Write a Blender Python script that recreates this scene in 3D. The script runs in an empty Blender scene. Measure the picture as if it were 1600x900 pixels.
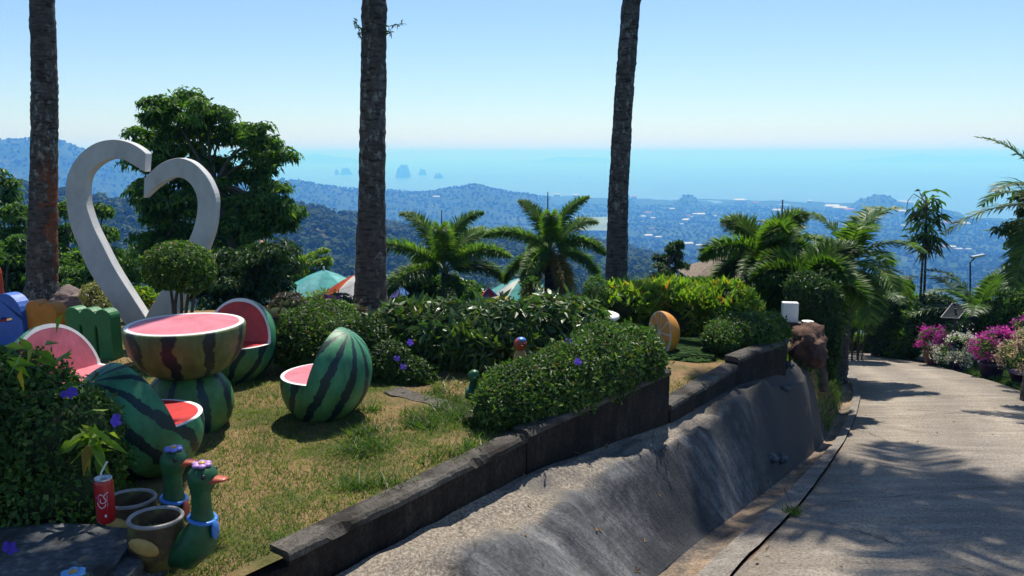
import bpy, bmesh, math, random
import numpy as np
from mathutils import Vector, Matrix, noise as mnoise

# ------------------------------------------------------------------ camera, light, exposure
SC = bpy.context.scene
COL = SC.collection
PITCH = math.radians(9.5)
FPX = 1256.0                      # focal length in pixels of the 1600 px wide photograph
CAMZ = 1.95
cam_d = bpy.data.cameras.new('camera')
cam_d.sensor_width = 36.0
cam_d.lens = 36.0 * FPX / 1600.0
cam_d.clip_start = 0.05
cam_d.clip_end = 120000.0
cam = bpy.data.objects.new('camera', cam_d)
cam.location = (0, 0, CAMZ)
cam.rotation_euler = (math.pi / 2 - PITCH, 0, 0)
COL.objects.link(cam)
SC.camera = cam

SUN_AZ = math.radians(10)         # to the right of straight ahead
SUN_EL = math.radians(61)
world = bpy.data.worlds.new('World')
SC.world = world
world.use_nodes = True
wn = world.node_tree.nodes
wl = world.node_tree.links
bg = wn['Background']
skyt = wn.new('ShaderNodeTexSky')
skyt.sky_type = 'NISHITA'
skyt.sun_disc = False
skyt.sun_elevation = SUN_EL
skyt.sun_rotation = SUN_AZ
skyt.altitude = 250
skyt.air_density = 1.0
skyt.dust_density = 0.35
skyt.ozone_density = 6.5
wl.new(skyt.outputs[0], bg.inputs[0])
bg.inputs[1].default_value = 0.1

sun_d = bpy.data.lights.new('sun', 'SUN')
sun_d.energy = 4.8
sun_d.angle = math.radians(0.53)
sun_d.color = (1.0, 0.94, 0.85)
sun = bpy.data.objects.new('sun', sun_d)
SUNV = Vector((math.sin(SUN_AZ) * math.cos(SUN_EL), math.cos(SUN_AZ) * math.cos(SUN_EL), math.sin(SUN_EL)))
sun.rotation_euler = SUNV.to_track_quat('Z', 'Y').to_euler()
sun.location = (0, 0, 60)
COL.objects.link(sun)

SC.view_settings.view_transform = 'Standard'
SC.view_settings.look = 'None'
SC.view_settings.exposure = 0.5
SC.view_settings.gamma = 1.0
SC.view_settings.use_curve_mapping = False
SC.render.engine = 'CYCLES'
SC.cycles.use_denoising = True
SC.cycles.max_bounces = 8
SC.cycles.transparent_max_bounces = 8
SC.cycles.volume_bounces = 2

# ------------------------------------------------------------------ helpers
PI = math.pi
rng = np.random.default_rng(7)
random.seed(7)
CP, SP = math.cos(PITCH), math.sin(PITCH)

def ray(px, py):
    u = (px - 800.0) / FPX
    v = (450.0 - py) / FPX
    return Vector((u, CP + v * SP, -SP + v * CP))

def at(px, py, Y):
    """world point seen at a pixel of the photograph, Y metres ahead"""
    d = ray(px, py)
    return Vector((0, 0, CAMZ)) + d * (Y / d.y)

def onz(px, py, z=0.0):
    d = ray(px, py)
    return Vector((0, 0, CAMZ)) + d * ((z - CAMZ) / d.z)

R0, RS = -0.10, -0.15
def R(y):
    return R0 + RS * y if y > -3 else R0 - RS * 3

def onroad(px, py):
    d = ray(px, py)
    t = (R0 - CAMZ) / (d.z - RS * d.y)
    return Vector((0, 0, CAMZ)) + d * t

def A(x):
    return np.asarray(x, dtype=np.float64)

class MB:
    """collects vertices and faces for one mesh object"""
    def __init__(s):
        s.v = []; s.f = []; s.m = []; s.n = 0
    def add(s, v, f, m=0):
        v = A(v).reshape(-1, 3)
        s.v.append(v)
        if isinstance(f, np.ndarray):
            s.f.append(f + s.n); s.m.append(np.full(len(f), m))
        else:
            by = {}
            for q in f:
                by.setdefault(len(q), []).append(q)
            for k, lst in by.items():
                s.f.append(np.array(lst, dtype=np.int64) + s.n); s.m.append(np.full(len(lst), m))
        s.n += len(v)
        return s
    def box(s, c, size, m=0, rot=None):
        hx, hy, hz = size[0] / 2, size[1] / 2, size[2] / 2
        v = A([(x, y, z) for z in (-hz, hz) for y in (-hy, hy) for x in (-hx, hx)])
        if rot is not None:
            v = v @ A(rot).T
        return s.add(v + A(c), [(0, 2, 3, 1), (4, 5, 7, 6), (0, 1, 5, 4), (2, 6, 7, 3), (0, 4, 6, 2), (1, 3, 7, 5)], m)
    def tube(s, pts, rad, n=8, m=0, cap=True):
        pts = A(pts); k = len(pts)
        rad = np.full(k, rad) if np.isscalar(rad) else A(rad)
        tg = np.gradient(pts, axis=0)
        tg /= np.linalg.norm(tg, axis=1)[:, None] + 1e-9
        ref = A([0, 0, 1.0]) if abs(tg[0][2]) < 0.9 else A([1.0, 0, 0])
        vs = []
        a = np.linspace(0, 2 * PI, n, endpoint=False)
        for i in range(k):
            x = np.cross(ref, tg[i]); x /= np.linalg.norm(x) + 1e-9
            y = np.cross(tg[i], x)
            ref = y
            vs.append(pts[i] + rad[i] * (np.cos(a)[:, None] * x + np.sin(a)[:, None] * y))
        f = []
        for i in range(k - 1):
            for j in range(n):
                f.append((i * n + j, i * n + (j + 1) % n, (i + 1) * n + (j + 1) % n, (i + 1) * n + j))
        if cap:
            f.append(tuple(range(n - 1, -1, -1)))
            f.append(tuple(range((k - 1) * n, k * n)))
        return s.add(np.vstack(vs), f, m)
    def lathe(s, prof, n=32, m=0, sx=1.0, sy=1.0, c=(0, 0, 0), cap=False):
        prof = A(prof); k = len(prof)
        a = np.linspace(0, 2 * PI, n, endpoint=False)
        v = np.zeros((k, n, 3))
        v[:, :, 0] = prof[:, 0][:, None] * np.cos(a) * sx
        v[:, :, 1] = prof[:, 0][:, None] * np.sin(a) * sy
        v[:, :, 2] = prof[:, 1][:, None]
        f = []
        for i in range(k - 1):
            for j in range(n):
                f.append((i * n + j, i * n + (j + 1) % n, (i + 1) * n + (j + 1) % n, (i + 1) * n + j))
        if cap:
            f.append(tuple(range((k - 1) * n, k * n)))
        return s.add(v.reshape(-1, 3) + A(c), f, m)
    def ball(s, c, r, n=12, m=0, rot=None):
        r = (r, r, r) if np.isscalar(r) else r
        k = max(4, n // 2 + 1)
        th = np.linspace(0, PI, k)
        ph = np.linspace(0, 2 * PI, n, endpoint=False)
        v = A([(math.sin(t) * math.cos(p), math.sin(t) * math.sin(p), math.cos(t)) for t in th for p in ph]) * A(r)
        if rot is not None:
            v = v @ A(rot).T
        f = []
        for i in range(k - 1):
            for j in range(n):
                f.append((i * n + j, (i + 1) * n + j, (i + 1) * n + (j + 1) % n, i * n + (j + 1) % n))
        return s.add(v + A(c), f, m)
    def prism(s, outline, y0, y1, m=0):
        """outline in x,z extruded from y0 to y1 (y0 is the front)"""
        o = A(outline); n = len(o)
        v = np.vstack([np.c_[o[:, 0], np.full(n, y0), o[:, 1]], np.c_[o[:, 0], np.full(n, y1), o[:, 1]]])
        f = [tuple(range(n)), tuple(range(2 * n - 1, n - 1, -1))]
        for i in range(n):
            j = (i + 1) % n
            f.append((i, i + n, j + n, j))
        return s.add(v, f, m)

def mk(name, mb, mats, parent=None, loc=None, smooth=False, local=False, kind=None, attrs=None):
    """one mesh object; vertices are world coordinates unless local"""
    v = np.vstack(mb.v) if mb.v else np.zeros((0, 3))
    off = A(parent.location) if (parent is not None and not local) else (A(loc) if loc is not None and not local else A((0, 0, 0)))
    v = v - off
    me = bpy.data.meshes.new(name)
    nl = sum(f.size for f in mb.f); nf = sum(len(f) for f in mb.f)
    me.vertices.add(len(v)); me.vertices.foreach_set('co', v.astype(np.float32).ravel())
    me.loops.add(nl); me.polygons.add(nf)
    me.loops.foreach_set('vertex_index', np.concatenate([f.ravel() for f in mb.f]).astype(np.int32))
    tot = np.concatenate([np.full(len(f), f.shape[1]) for f in mb.f])
    me.polygons.foreach_set('loop_start', (np.cumsum(tot) - tot).astype(np.int32))
    mats = mats if isinstance(mats, (list, tuple)) else [mats]
    for q in mats:
        me.materials.append(M[q] if isinstance(q, str) else q)
    me.polygons.foreach_set('material_index', np.concatenate(mb.m).astype(np.int32))
    me.polygons.foreach_set('use_smooth', np.full(nf, smooth))
    if attrs:
        for an, (typ, arr) in attrs.items():
            at_ = me.attributes.new(an, typ, 'POINT')
            at_.data.foreach_set('vector' if typ == 'FLOAT_VECTOR' else 'value', A(arr).astype(np.float32).ravel())
    me.update(calc_edges=True)
    me.validate()
    o = bpy.data.objects.new(name, me)
    COL.objects.link(o)
    if parent is not None:
        o.parent = parent
    elif loc is not None:
        o.location = loc
    if kind:
        o['kind'] = kind
    return o

def thing(name, label, cat, loc=(0, 0, 0), rz=0.0, group=None):
    o = bpy.data.objects.new(name, None)
    o.empty_display_size = 0.2
    COL.objects.link(o)
    o.location = loc
    o.rotation_euler = (0, 0, rz)
    return tag(o, label, cat, group)

def tag(o, label, cat=None, group=None, kind=None):
    o['label'] = label
    if cat: o['category'] = cat
    if group: o['group'] = group
    if kind or cat: o['kind'] = kind or 'thing'
    return o

def nz(x, y, z=0.0, sc=1.0, oct=3):
    return mnoise.fractal(Vector((x * sc, y * sc, z * sc)), 1.0, 2.0, oct)

def norm(a):
    return a / (np.linalg.norm(a, axis=-1, keepdims=True) + 1e-9)

# ------------------------------------------------------------------ materials
M = {}
def newmat(name):
    m = bpy.data.materials.new(name)
    m.use_nodes = True
    M[name] = m
    nt = m.node_tree
    return m, nt, nt.nodes, nt.links, nt.nodes['Principled BSDF']

def ramp(nd, stops, interp='LINEAR'):
    r = nd.new('ShaderNodeValToRGB')
    cr = r.color_ramp
    cr.interpolation = interp
    while len(cr.elements) > 1:
        cr.elements.remove(cr.elements[-1])
    cr.elements[0].position = stops[0][0]
    cr.elements[0].color = (*stops[0][1], 1) if len(stops[0][1]) == 3 else stops[0][1]
    for p, c in stops[1:]:
        e = cr.elements.new(p)
        e.color = (*c, 1) if len(c) == 3 else c
    return r

def noise_node(nd, lk, scale, detail=5, rough=.6, vec=None, dist=0.0):
    n = nd.new('ShaderNodeTexNoise')
    n.inputs['Scale'].default_value = scale
    n.inputs['Detail'].default_value = detail
    n.inputs['Roughness'].default_value = rough
    n.inputs['Distortion'].default_value = dist
    if vec is not None:
        lk.new(vec, n.inputs['Vector'])
    return n

def coords(nd, lk, kind='Object', scale=(1, 1, 1)):
    t = nd.new('ShaderNodeTexCoord')
    mp = nd.new('ShaderNodeMapping')
    mp.inputs['Scale'].default_value = scale
    lk.new(t.outputs[kind], mp.inputs[0])
    return mp.outputs[0]

def mixc(nd, lk, fac, a, b, mode='MIX'):
    m = nd.new('ShaderNodeMix')
    m.data_type = 'RGBA'
    m.blend_type = mode
    for sock, val in ((m.inputs[0], fac), (m.inputs[6], a), (m.inputs[7], b)):
        if hasattr(val, 'is_linked') or hasattr(val, 'links'):
            lk.new(val, sock)
        elif isinstance(val, (int, float)):
            sock.default_value = val
        else:
            sock.default_value = (*val, 1)
    return m.outputs[2]

def bump(nd, lk, bs, height, strength=.3, dist=.02):
    b = nd.new('ShaderNodeBump')
    b.inputs['Strength'].default_value = strength
    b.inputs['Distance'].default_value = dist
    lk.new(height, b.inputs['Height'])
    lk.new(b.outputs[0], bs.inputs['Normal'])

def mat_noise(name, stops, scale=5, rough=.8, bscale=None, bstr=.3, bdist=.01, spec=.3, detail=6, stretch=(1, 1, 1), dist=0.0):
    m, nt, nd, lk, bs = newmat(name)
    vec = coords(nd, lk, 'Object', stretch)
    n = noise_node(nd, lk, scale, detail, .65, vec, dist)
    r = ramp(nd, stops)
    lk.new(n.outputs[0], r.inputs[0])
    lk.new(r.outputs[0], bs.inputs['Base Color'])
    bs.inputs['Roughness'].default_value = rough
    bs.inputs['Specular IOR Level'].default_value = spec
    if bscale:
        b = noise_node(nd, lk, bscale, 6, .6, vec)
        bump(nd, lk, bs, b.outputs[0], bstr, bdist)
    return m

def mat_leaf(name, stops, rough=.4, trans=.3, spec=.5, tcol=None):
    """leaf: colour differs from leaf to leaf, some light passes through"""
    m, nt, nd, lk, bs = newmat(name)
    g = nd.new('ShaderNodeNewGeometry')
    r = ramp(nd, stops)
    lk.new(g.outputs['Random Per Island'], r.inputs[0])
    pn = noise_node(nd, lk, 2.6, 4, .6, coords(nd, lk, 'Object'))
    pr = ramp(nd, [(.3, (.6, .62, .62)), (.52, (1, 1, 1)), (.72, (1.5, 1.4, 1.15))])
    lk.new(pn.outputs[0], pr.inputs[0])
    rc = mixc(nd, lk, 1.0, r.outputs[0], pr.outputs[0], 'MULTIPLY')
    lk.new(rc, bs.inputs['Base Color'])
    bs.inputs['Roughness'].default_value = rough
    bs.inputs['Specular IOR Level'].default_value = spec
    tr = nd.new('ShaderNodeBsdfTranslucent')
    c = mixc(nd, lk, 1.0, rc, tcol or (1.5, 1.7, .55), 'MULTIPLY')
    lk.new(c, tr.inputs[0])
    mx = nd.new('ShaderNodeMixShader')
    mx.inputs[0].default_value = trans
    lk.new(bs.outputs[0], mx.inputs[1]); lk.new(tr.outputs[0], mx.inputs[2])
    lk.new(mx.outputs[0], nd['Material Output'].inputs[0])
    return m

def mat_plain(name, c, rough=.5, spec=.4, var=.12, nscale=9, bstr=.0):
    lo = tuple(max(0, x * (1 - var)) for x in c); hi = tuple(x * (1 + var) for x in c)
    return mat_noise(name, [(.3, lo), (.7, hi)], nscale, rough, 40 if bstr else None, bstr, .004, spec)

# leaves
mat_leaf('leaf_dark', [(0, (.018, .045, .012)), (.6, (.035, .08, .018)), (1, (.07, .13, .025))], .5, .24, .3)
mat_leaf('leaf_box', [(0, (.03, .07, .016)), (.5, (.062, .135, .028)), (.88, (.12, .2, .045)), (.955, (.2, .28, .06)), (.975, (.17, .12, .05)), (1, (.14, .09, .04))], .5, .32, .3)
mat_leaf('leaf_glossy', [(0, (.03, .07, .02)), (.6, (.065, .13, .032)), (.9, (.12, .19, .045)), (1, (.2, .16, .04))], .4, .28, .5)
mat_leaf('leaf_lime', [(0, (.09, .175, .02)), (.6, (.165, .27, .034)), (.9, (.25, .32, .045)), (1, (.36, .14, .03))], .45, .48, .35)
mat_leaf('leaf_tree', [(0, (.028, .075, .016)), (.6, (.065, .15, .027)), (1, (.16, .27, .042))], .5, .4, .3)
mat_leaf('leaf_yellow', [(0, (.16, .17, .05)), (.6, (.3, .3, .12)), (1, (.45, .42, .2))], .45, .3)
mat_leaf('leaf_purple', [(0, (.06, .03, .05)), (.6, (.1, .07, .08)), (1, (.1, .12, .05))], .45, .25)
mat_leaf('frond', [(0, (.033, .08, .017)), (.6, (.06, .125, .024)), (1, (.12, .19, .04))], .48, .36, .35)
mat_leaf('frond_bright', [(0, (.055, .125, .02)), (.6, (.1, .19, .03)), (1, (.19, .28, .05))], .5, .4, .3)
mat_leaf('frond_yellow', [(0, (.13, .11, .02)), (.6, (.2, .15, .03)), (1, (.28, .2, .05))], .4, .35, .5)
mat_leaf('frond_dry', [(0, (.06, .05, .03)), (.6, (.1, .085, .05)), (1, (.16, .13, .08))], .6, .2)
mat_leaf('grass_blade', [(0, (.045, .11, .018)), (.6, (.095, .175, .03)), (.87, (.18, .22, .05)), (1, (.34, .28, .14))], .5, .4, .3)
mat_leaf('grass_lush', [(0, (.03, .08, .014)), (.6, (.07, .14, .03)), (1, (.15, .2, .05))], .45, .4, .4)
mat_leaf('petal_violet', [(0, (.09, .05, .42)), (1, (.16, .09, .6))], .5, .4, .3, (1.1, 1, 1.3))
mat_leaf('petal_magenta', [(0, (.42, .03, .3)), (.6, (.58, .06, .42)), (1, (.7, .16, .5))], .55, .4, .2, (1.2, 1, 1.2))
mat_leaf('petal_white', [(0, (.6, .62, .5)), (1, (.85, .85, .75))], .55, .35, .2, (1.1, 1.1, 1))
mat_leaf('petal_cream', [(0, (.5, .38, .26)), (.6, (.62, .5, .34)), (1, (.7, .48, .4))], .55, .35, .2, (1.1, 1.1, 1))
mat_leaf('petal_yellow', [(0, (.75, .42, .02)), (1, (.85, .55, .04))], .5, .35, .3, (1.1, 1, .8))
mat_leaf('petal_red', [(0, (.6, .05, .04)), (1, (.75, .1, .06))], .5, .35, .3, (1.1, 1, .8))
mat_leaf('far_leaf', [(0, (.026, .055, .016)), (.5, (.038, .078, .021)), (1, (.06, .1, .026))], .7, .15, .1)
mat_leaf('litter', [(0, (.12, .07, .035)), (1, (.25, .16, .08))], .7, .15, .2)
mat_plain('core_shade', (.035, .05, .022), .9, .1, .4, 14)  # dark green for the bush cores, inner shade put into the colour
mat_plain('bark', (.09, .075, .06), .9, .2, .4, 12, .5)
mat_noise('rock', [(.3, (.07, .055, .05)), (.55, (.16, .12, .11)), (.75, (.25, .2, .18))], 3, .9, 9, .8, .04)
mat_noise('red_rock', [(.3, (.06, .035, .025)), (.55, (.15, .085, .06)), (.8, (.22, .14, .1))], 5, .95, 12, .9, .05)
mat_noise('soil', [(.3, (.09, .055, .035)), (.6, (.18, .115, .07)), (.8, (.25, .17, .1))], 5, .95, 30, .6, .02)

# palm trunk: rings, lichen; second one with rust red lichen
def mat_trunk(name, rust=False):
    m, nt, nd, lk, bs = newmat(name)
    vec = coords(nd, lk, 'Object', (1, 1, 1))
    n1 = noise_node(nd, lk, 6, 8, .7, vec, .4)
    r1 = ramp(nd, [(.3, (.045, .038, .034)), (.55, (.1, .088, .08)), (.75, (.17, .155, .14))])
    lk.new(n1.outputs[0], r1.inputs[0])
    n2 = noise_node(nd, lk, 14, 8, .75, coords(nd, lk, 'Object', (1, 1, .6)))
    r2 = ramp(nd, [(.53, (0, 0, 0)), (.6, (1, 1, 1))])
    lk.new(n2.outputs[0], r2.inputs[0])
    big = noise_node(nd, lk, 1.3, 4, .6, coords(nd, lk, 'Object', (1.5, 1.5, .8)))
    rbg = ramp(nd, [(.38, (0, 0, 0)), (.62, (1, 1, 1))]); lk.new(big.outputs[0], rbg.inputs[0])
    lm = nd.new('ShaderNodeMath'); lm.operation = 'MULTIPLY'; lk.new(r2.outputs[0], lm.inputs[0]); lk.new(rbg.outputs[0], lm.inputs[1])
    c = mixc(nd, lk, lm.outputs[0], r1.outputs[0], (.3, .32, .29))
    sc_n = noise_node(nd, lk, 9, 4, .7, coords(nd, lk, 'Object', (.7, .7, 3.2)))
    sr = ramp(nd, [(.36, (.35, .33, .32)), (.5, (1, 1, 1))]); lk.new(sc_n.outputs[0], sr.inputs[0])
    c = mixc(nd, lk, 1.0, c, sr.outputs[0], 'MULTIPLY')
    if rust:
        sp = nd.new('ShaderNodeSeparateXYZ'); lk.new(vec, sp.inputs[0])
        n3 = noise_node(nd, lk, 5, 6, .7, vec)
        ad = nd.new('ShaderNodeMath'); ad.operation = 'MULTIPLY_ADD'
        lk.new(sp.outputs[0], ad.inputs[0]); ad.inputs[1].default_value = 1.7; lk.new(n3.outputs[0], ad.inputs[2])
        zr = nd.new('ShaderNodeMapRange'); zr.inputs[1].default_value = 2.25; zr.inputs[2].default_value = 1.75
        lk.new(sp.outputs[2], zr.inputs[0])
        mu = nd.new('ShaderNodeMath'); mu.operation = 'MULTIPLY'
        r3 = ramp(nd, [(.94, (0, 0, 0)), (1.0, (.6, .6, .6))]); lk.new(ad.outputs[0], r3.inputs[0])
        lk.new(r3.outputs[0], mu.inputs[0]); lk.new(zr.outputs[0], mu.inputs[1])
        c = mixc(nd, lk, mu.outputs[0], c, (.25, .065, .02))
    lk.new(c, bs.inputs['Base Color'])
    bs.inputs['Roughness'].default_value = .9
    bs.inputs['Specular IOR Level'].default_value = .15
    w = nd.new('ShaderNodeTexWave'); w.bands_direction = 'Z'; w.inputs['Scale'].default_value = 3.2
    w.inputs['Distortion'].default_value = 2.5; w.inputs['Detail'].default_value = 3
    lk.new(vec, w.inputs[0])
    ad2 = nd.new('ShaderNodeMath'); lk.new(sc_n.outputs[0], ad2.inputs[0]); lk.new(n1.outputs[0], ad2.inputs[1])
    bump(nd, lk, bs, ad2.outputs[0], .8, .03)
mat_trunk('palm_bark'); mat_trunk('palm_bark_rust', True)

# concrete of several kinds
def mat_concrete(name, stops, scale, dirt, dscale, dthr, bscale=60, bstr=.4, bdist=.006, stretch=(1, 1, 1), rough=.85, speck=None):
    m, nt, nd, lk, bs = newmat(name)
    vec = coords(nd, lk, 'Object', stretch)
    v0 = coords(nd, lk, 'Object')
    n1 = noise_node(nd, lk, scale, 8, .68, vec)
    r1 = ramp(nd, stops); lk.new(n1.outputs[0], r1.inputs[0])
    n2 = noise_node(nd, lk, dscale, 7, .62, v0, .5)
    r2 = ramp(nd, [(dthr, (0, 0, 0)), (dthr + .16, (1, 1, 1))]); lk.new(n2.outputs[0], r2.inputs[0])
    c = mixc(nd, lk, r2.outputs[0], r1.outputs[0], dirt)
    if speck:
        n3 = noise_node(nd, lk, speck, 3, .8, v0)
        r3 = ramp(nd, [(.33, (.45, .45, .45)), (.5, (1, 1, 1)), (.68, (1.5, 1.5, 1.5))]); lk.new(n3.outputs[0], r3.inputs[0])
        c = mixc(nd, lk, 1.0, c, r3.outputs[0], 'MULTIPLY')
    lk.new(c, bs.inputs['Base Color'])
    bs.inputs['Roughness'].default_value = rough
    bs.inputs['Specular IOR Level'].default_value = .25
    n4 = noise_node(nd, lk, bscale, 6, .7, vec)
    bump(nd, lk, bs, n4.outputs[0], bstr, bdist)
    return m
mat_concrete('road_concrete', [(.3, (.16, .136, .11)), (.5, (.225, .195, .16)), (.7, (.3, .265, .22))], 2.2, (.1, .085, .068), .7, .6, 26, .55, .012, (.35, 2.2, 1), .8, 45)
def road_wear():
    m = M['road_concrete']; nd = m.node_tree.nodes; lk = m.node_tree.links; bs = nd['Principled BSDF']
    src = bs.inputs['Base Color'].links[0].from_socket
    at_ = nd.new('ShaderNodeAttribute'); at_.attribute_name = 'lane'
    sp = nd.new('ShaderNodeSeparateXYZ'); lk.new(at_.outputs['Vector'], sp.inputs[0])
    v0 = coords(nd, lk, 'Object')
    wb = noise_node(nd, lk, .5, 4, .6, v0)
    ad = nd.new('ShaderNodeMath'); ad.operation = 'MULTIPLY_ADD'; ad.inputs[1].default_value = .16
    lk.new(wb.outputs[0], ad.inputs[0]); lk.new(sp.outputs[0], ad.inputs[2])
    tr = ramp(nd, [(0, (.62, .6, .58)), (.1, (.8, .78, .76)), (.2, (.95, .95, .95)), (.3, (1.25, 1.22, 1.16)), (.4, (.98, .98, .98)), (.55, (.86, .85, .84)), (.66, (1.02, 1.02, 1.02)), (.76, (1.2, 1.18, 1.14)), (.86, (.95, .95, .95)), (1, (.75, .74, .72))])
    lk.new(ad.outputs[0], tr.inputs[0])
    c = mixc(nd, lk, .85, src, tr.outputs[0], 'MULTIPLY')
    st = noise_node(nd, lk, 1.3, 8, .75, v0, 1.0)
    sr = ramp(nd, [(.6, (0, 0, 0)), (.7, (.55, .55, .55))]); lk.new(st.outputs[0], sr.inputs[0])
    c = mixc(nd, lk, sr.outputs[0], c, (.075, .066, .055))
    pt = noise_node(nd, lk, .9, 3, .5, coords(nd, lk, 'Object', (1, 1.6, 1)))
    pr = ramp(nd, [(.62, (1, 1, 1)), (.635, (1.16, 1.16, 1.15))]); lk.new(pt.outputs[0], pr.inputs[0])
    c = mixc(nd, lk, 1.0, c, pr.outputs[0], 'MULTIPLY')
    lk.new(c, bs.inputs['Base Color'])
road_wear()
mat_concrete('kerb_concrete', [(.3, (.05, .044, .037)), (.55, (.105, .095, .082)), (.75, (.17, .155, .135))], 4, (.025, .021, .017), 2.4, .48, 50, .6, .012, (1, 1, 1), .9, 60)
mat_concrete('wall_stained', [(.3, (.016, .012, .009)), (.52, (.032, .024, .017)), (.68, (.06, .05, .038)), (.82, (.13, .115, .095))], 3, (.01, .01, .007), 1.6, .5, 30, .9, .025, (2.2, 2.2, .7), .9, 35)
mat_concrete('gutter_concrete', [(.3, (.15, .13, .11)), (.6, (.22, .2, .175)), (.8, (.28, .26, .23))], 4, (.1, .085, .07), 1.5, .58, 50, .5, .01, (1, 1, 1), .85, 50)
mat_concrete('silt', [(.3, (.22, .155, .1)), (.6, (.3, .22, .15)), (.8, (.36, .28, .2))], 3, (.075, .066, .058), 1.1, .47, 90, .5, .01, (1, 1, 1), .9, 40)

def mat_bank():
    m, nt, nd, lk, bs = newmat('bank_concrete')
    at_ = nd.new('ShaderNodeAttribute'); at_.attribute_name = 'zone'
    sp = nd.new('ShaderNodeSeparateXYZ'); lk.new(at_.outputs['Vector'], sp.inputs[0])
    v0 = coords(nd, lk, 'Object')
    cb = nd.new('ShaderNodeCombineXYZ')          # streaks run down the slope
    ml = nd.new('ShaderNodeMath'); ml.operation = 'MULTIPLY'; ml.inputs[1].default_value = 9
    lk.new(sp.outputs[1], ml.inputs[0]); lk.new(ml.outputs[0], cb.inputs[0])
    ml2 = nd.new('ShaderNodeMath'); ml2.operation = 'MULTIPLY'; ml2.inputs[1].default_value = 1.3
    lk.new(sp.outputs[0], ml2.inputs[0]); lk.new(ml2.outputs[0], cb.inputs[1])
    st = noise_node(nd, lk, 1.0, 8, .68, cb.outputs[0], .3)
    rs = ramp(nd, [(.3, (.035, .035, .038)), (.46, (.095, .095, .1)), (.6, (.17, .17, .17)), (.78, (.26, .255, .245))])
    lk.new(st.outputs[0], rs.inputs[0])
    al = noise_node(nd, lk, 1.1, 7, .66, v0, .6)
    ra = ramp(nd, [(.44, (0, 0, 0)), (.58, (.95, .95, .95))]); lk.new(al.outputs[0], ra.inputs[0])
    smooth_c = mixc(nd, lk, ra.outputs[0], rs.outputs[0], (.03, .032, .036))
    fg = noise_node(nd, lk, 34, 6, .8, v0)
    fr_ = ramp(nd, [(.32, (.5, .5, .5)), (.5, (1, 1, 1)), (.68, (1.45, 1.45, 1.45))]); lk.new(fg.outputs[0], fr_.inputs[0])
    smooth_c = mixc(nd, lk, 1.0, smooth_c, fr_.outputs[0], 'MULTIPLY')
    gr = noise_node(nd, lk, 55, 3, .8, v0)
    rg = ramp(nd, [(.32, (.07, .058, .045)), (.5, (.2, .17, .135)), (.68, (.38, .33, .27))]); lk.new(gr.outputs[0], rg.inputs[0])
    g2 = noise_node(nd, lk, 1.8, 5, .6, v0)
    r2 = ramp(nd, [(.5, (0, 0, 0)), (.7, (1, 1, 1))]); lk.new(g2.outputs[0], r2.inputs[0])
    gravel = mixc(nd, lk, r2.outputs[0], rg.outputs[0], (.12, .11, .1))
    ed = noise_node(nd, lk, 4.5, 6, .6, v0)
    ad = nd.new('ShaderNodeMath'); ad.operation = 'MULTIPLY_ADD'; ad.inputs[1].default_value = .28
    lk.new(ed.outputs[0], ad.inputs[0]); lk.new(sp.outputs[0], ad.inputs[2])
    rz = ramp(nd, [(.52, (0, 0, 0)), (.6, (1, 1, 1))]); lk.new(ad.outputs[0], rz.inputs[0])
    c = mixc(nd, lk, rz.outputs[0], gravel, smooth_c)
    ck = nd.new('ShaderNodeTexVoronoi'); ck.feature = 'DISTANCE_TO_EDGE'; ck.inputs['Scale'].default_value = .8
    wv = noise_node(nd, lk, 3.5, 5, .6, v0); wm = nd.new('ShaderNodeMix'); wm.data_type = 'VECTOR'; wm.inputs[0].default_value = .22
    lk.new(v0, wm.inputs[4]); lk.new(wv.outputs[1], wm.inputs[5]); lk.new(wm.outputs[1], ck.inputs['Vector'])
    rk = ramp(nd, [(.0, (.55, .55, .55)), (.004, (.3, .3, .3)), (.009, (0, 0, 0))]); lk.new(ck.outputs['Distance'], rk.inputs[0])
    c = mixc(nd, lk, rk.outputs[0], c, (.02, .018, .016))
    ms = noise_node(nd, lk, 2.7, 8, .75, v0); mr = ramp(nd, [(.6, (0, 0, 0)), (.7, (.6, .6, .6))]); lk.new(ms.outputs[0], mr.inputs[0])
    c = mixc(nd, lk, mr.outputs[0], c, (.05, .055, .025))
    # dark bitumen patched mound at the far end
    rt = ramp(nd, [(.0, (0, 0, 0)), (1, (1, 1, 1))]); lk.new(sp.outputs[2], rt.inputs[0])
    tar = mixc(nd, lk, gr.outputs[0], (.022, .021, .022), (.09, .082, .075))
    c = mixc(nd, lk, rt.outputs[0], c, tar)
    lk.new(c, bs.inputs['Base Color'])
    bs.inputs['Roughness'].default_value = .82
    bs.inputs['Specular IOR Level'].default_value = .3
    hb = nd.new('ShaderNodeMath'); hb.operation = 'MULTIPLY_ADD'; hb.inputs[1].default_value = .5
    lk.new(gr.outputs[0], hb.inputs[0]); lk.new(st.outputs[0], hb.inputs[2])
    bump(nd, lk, bs, hb.outputs[0], .7, .02)
mat_bank()

def mat_lawn():
    m, nt, nd, lk, bs = newmat('lawn_ground')
    v0 = coords(nd, lk, 'Object')
    n = noise_node(nd, lk, 1.4, 6, .65, v0)
    s1 = ramp(nd, [(.42, (.1, .1, .035)), (.56, (.25, .165, .085))]); lk.new(n.outputs[0], s1.inputs[0])
    n2 = noise_node(nd, lk, 60, 4, .8, v0)
    s2 = ramp(nd, [(.3, (.5, .5, .5)), (.7, (1.3, 1.3, 1.3))]); lk.new(n2.outputs[0], s2.inputs[0])
    c = mixc(nd, lk, 1.0, s1.outputs[0], s2.outputs[0], 'MULTIPLY')
    lk.new(c, bs.inputs['Base Color']); bs.inputs['Roughness'].default_value = .95
    bs.inputs['Specular IOR Level'].default_value = .1
    bump(nd, lk, bs, n2.outputs[0], .6, .02)
mat_lawn()

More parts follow.
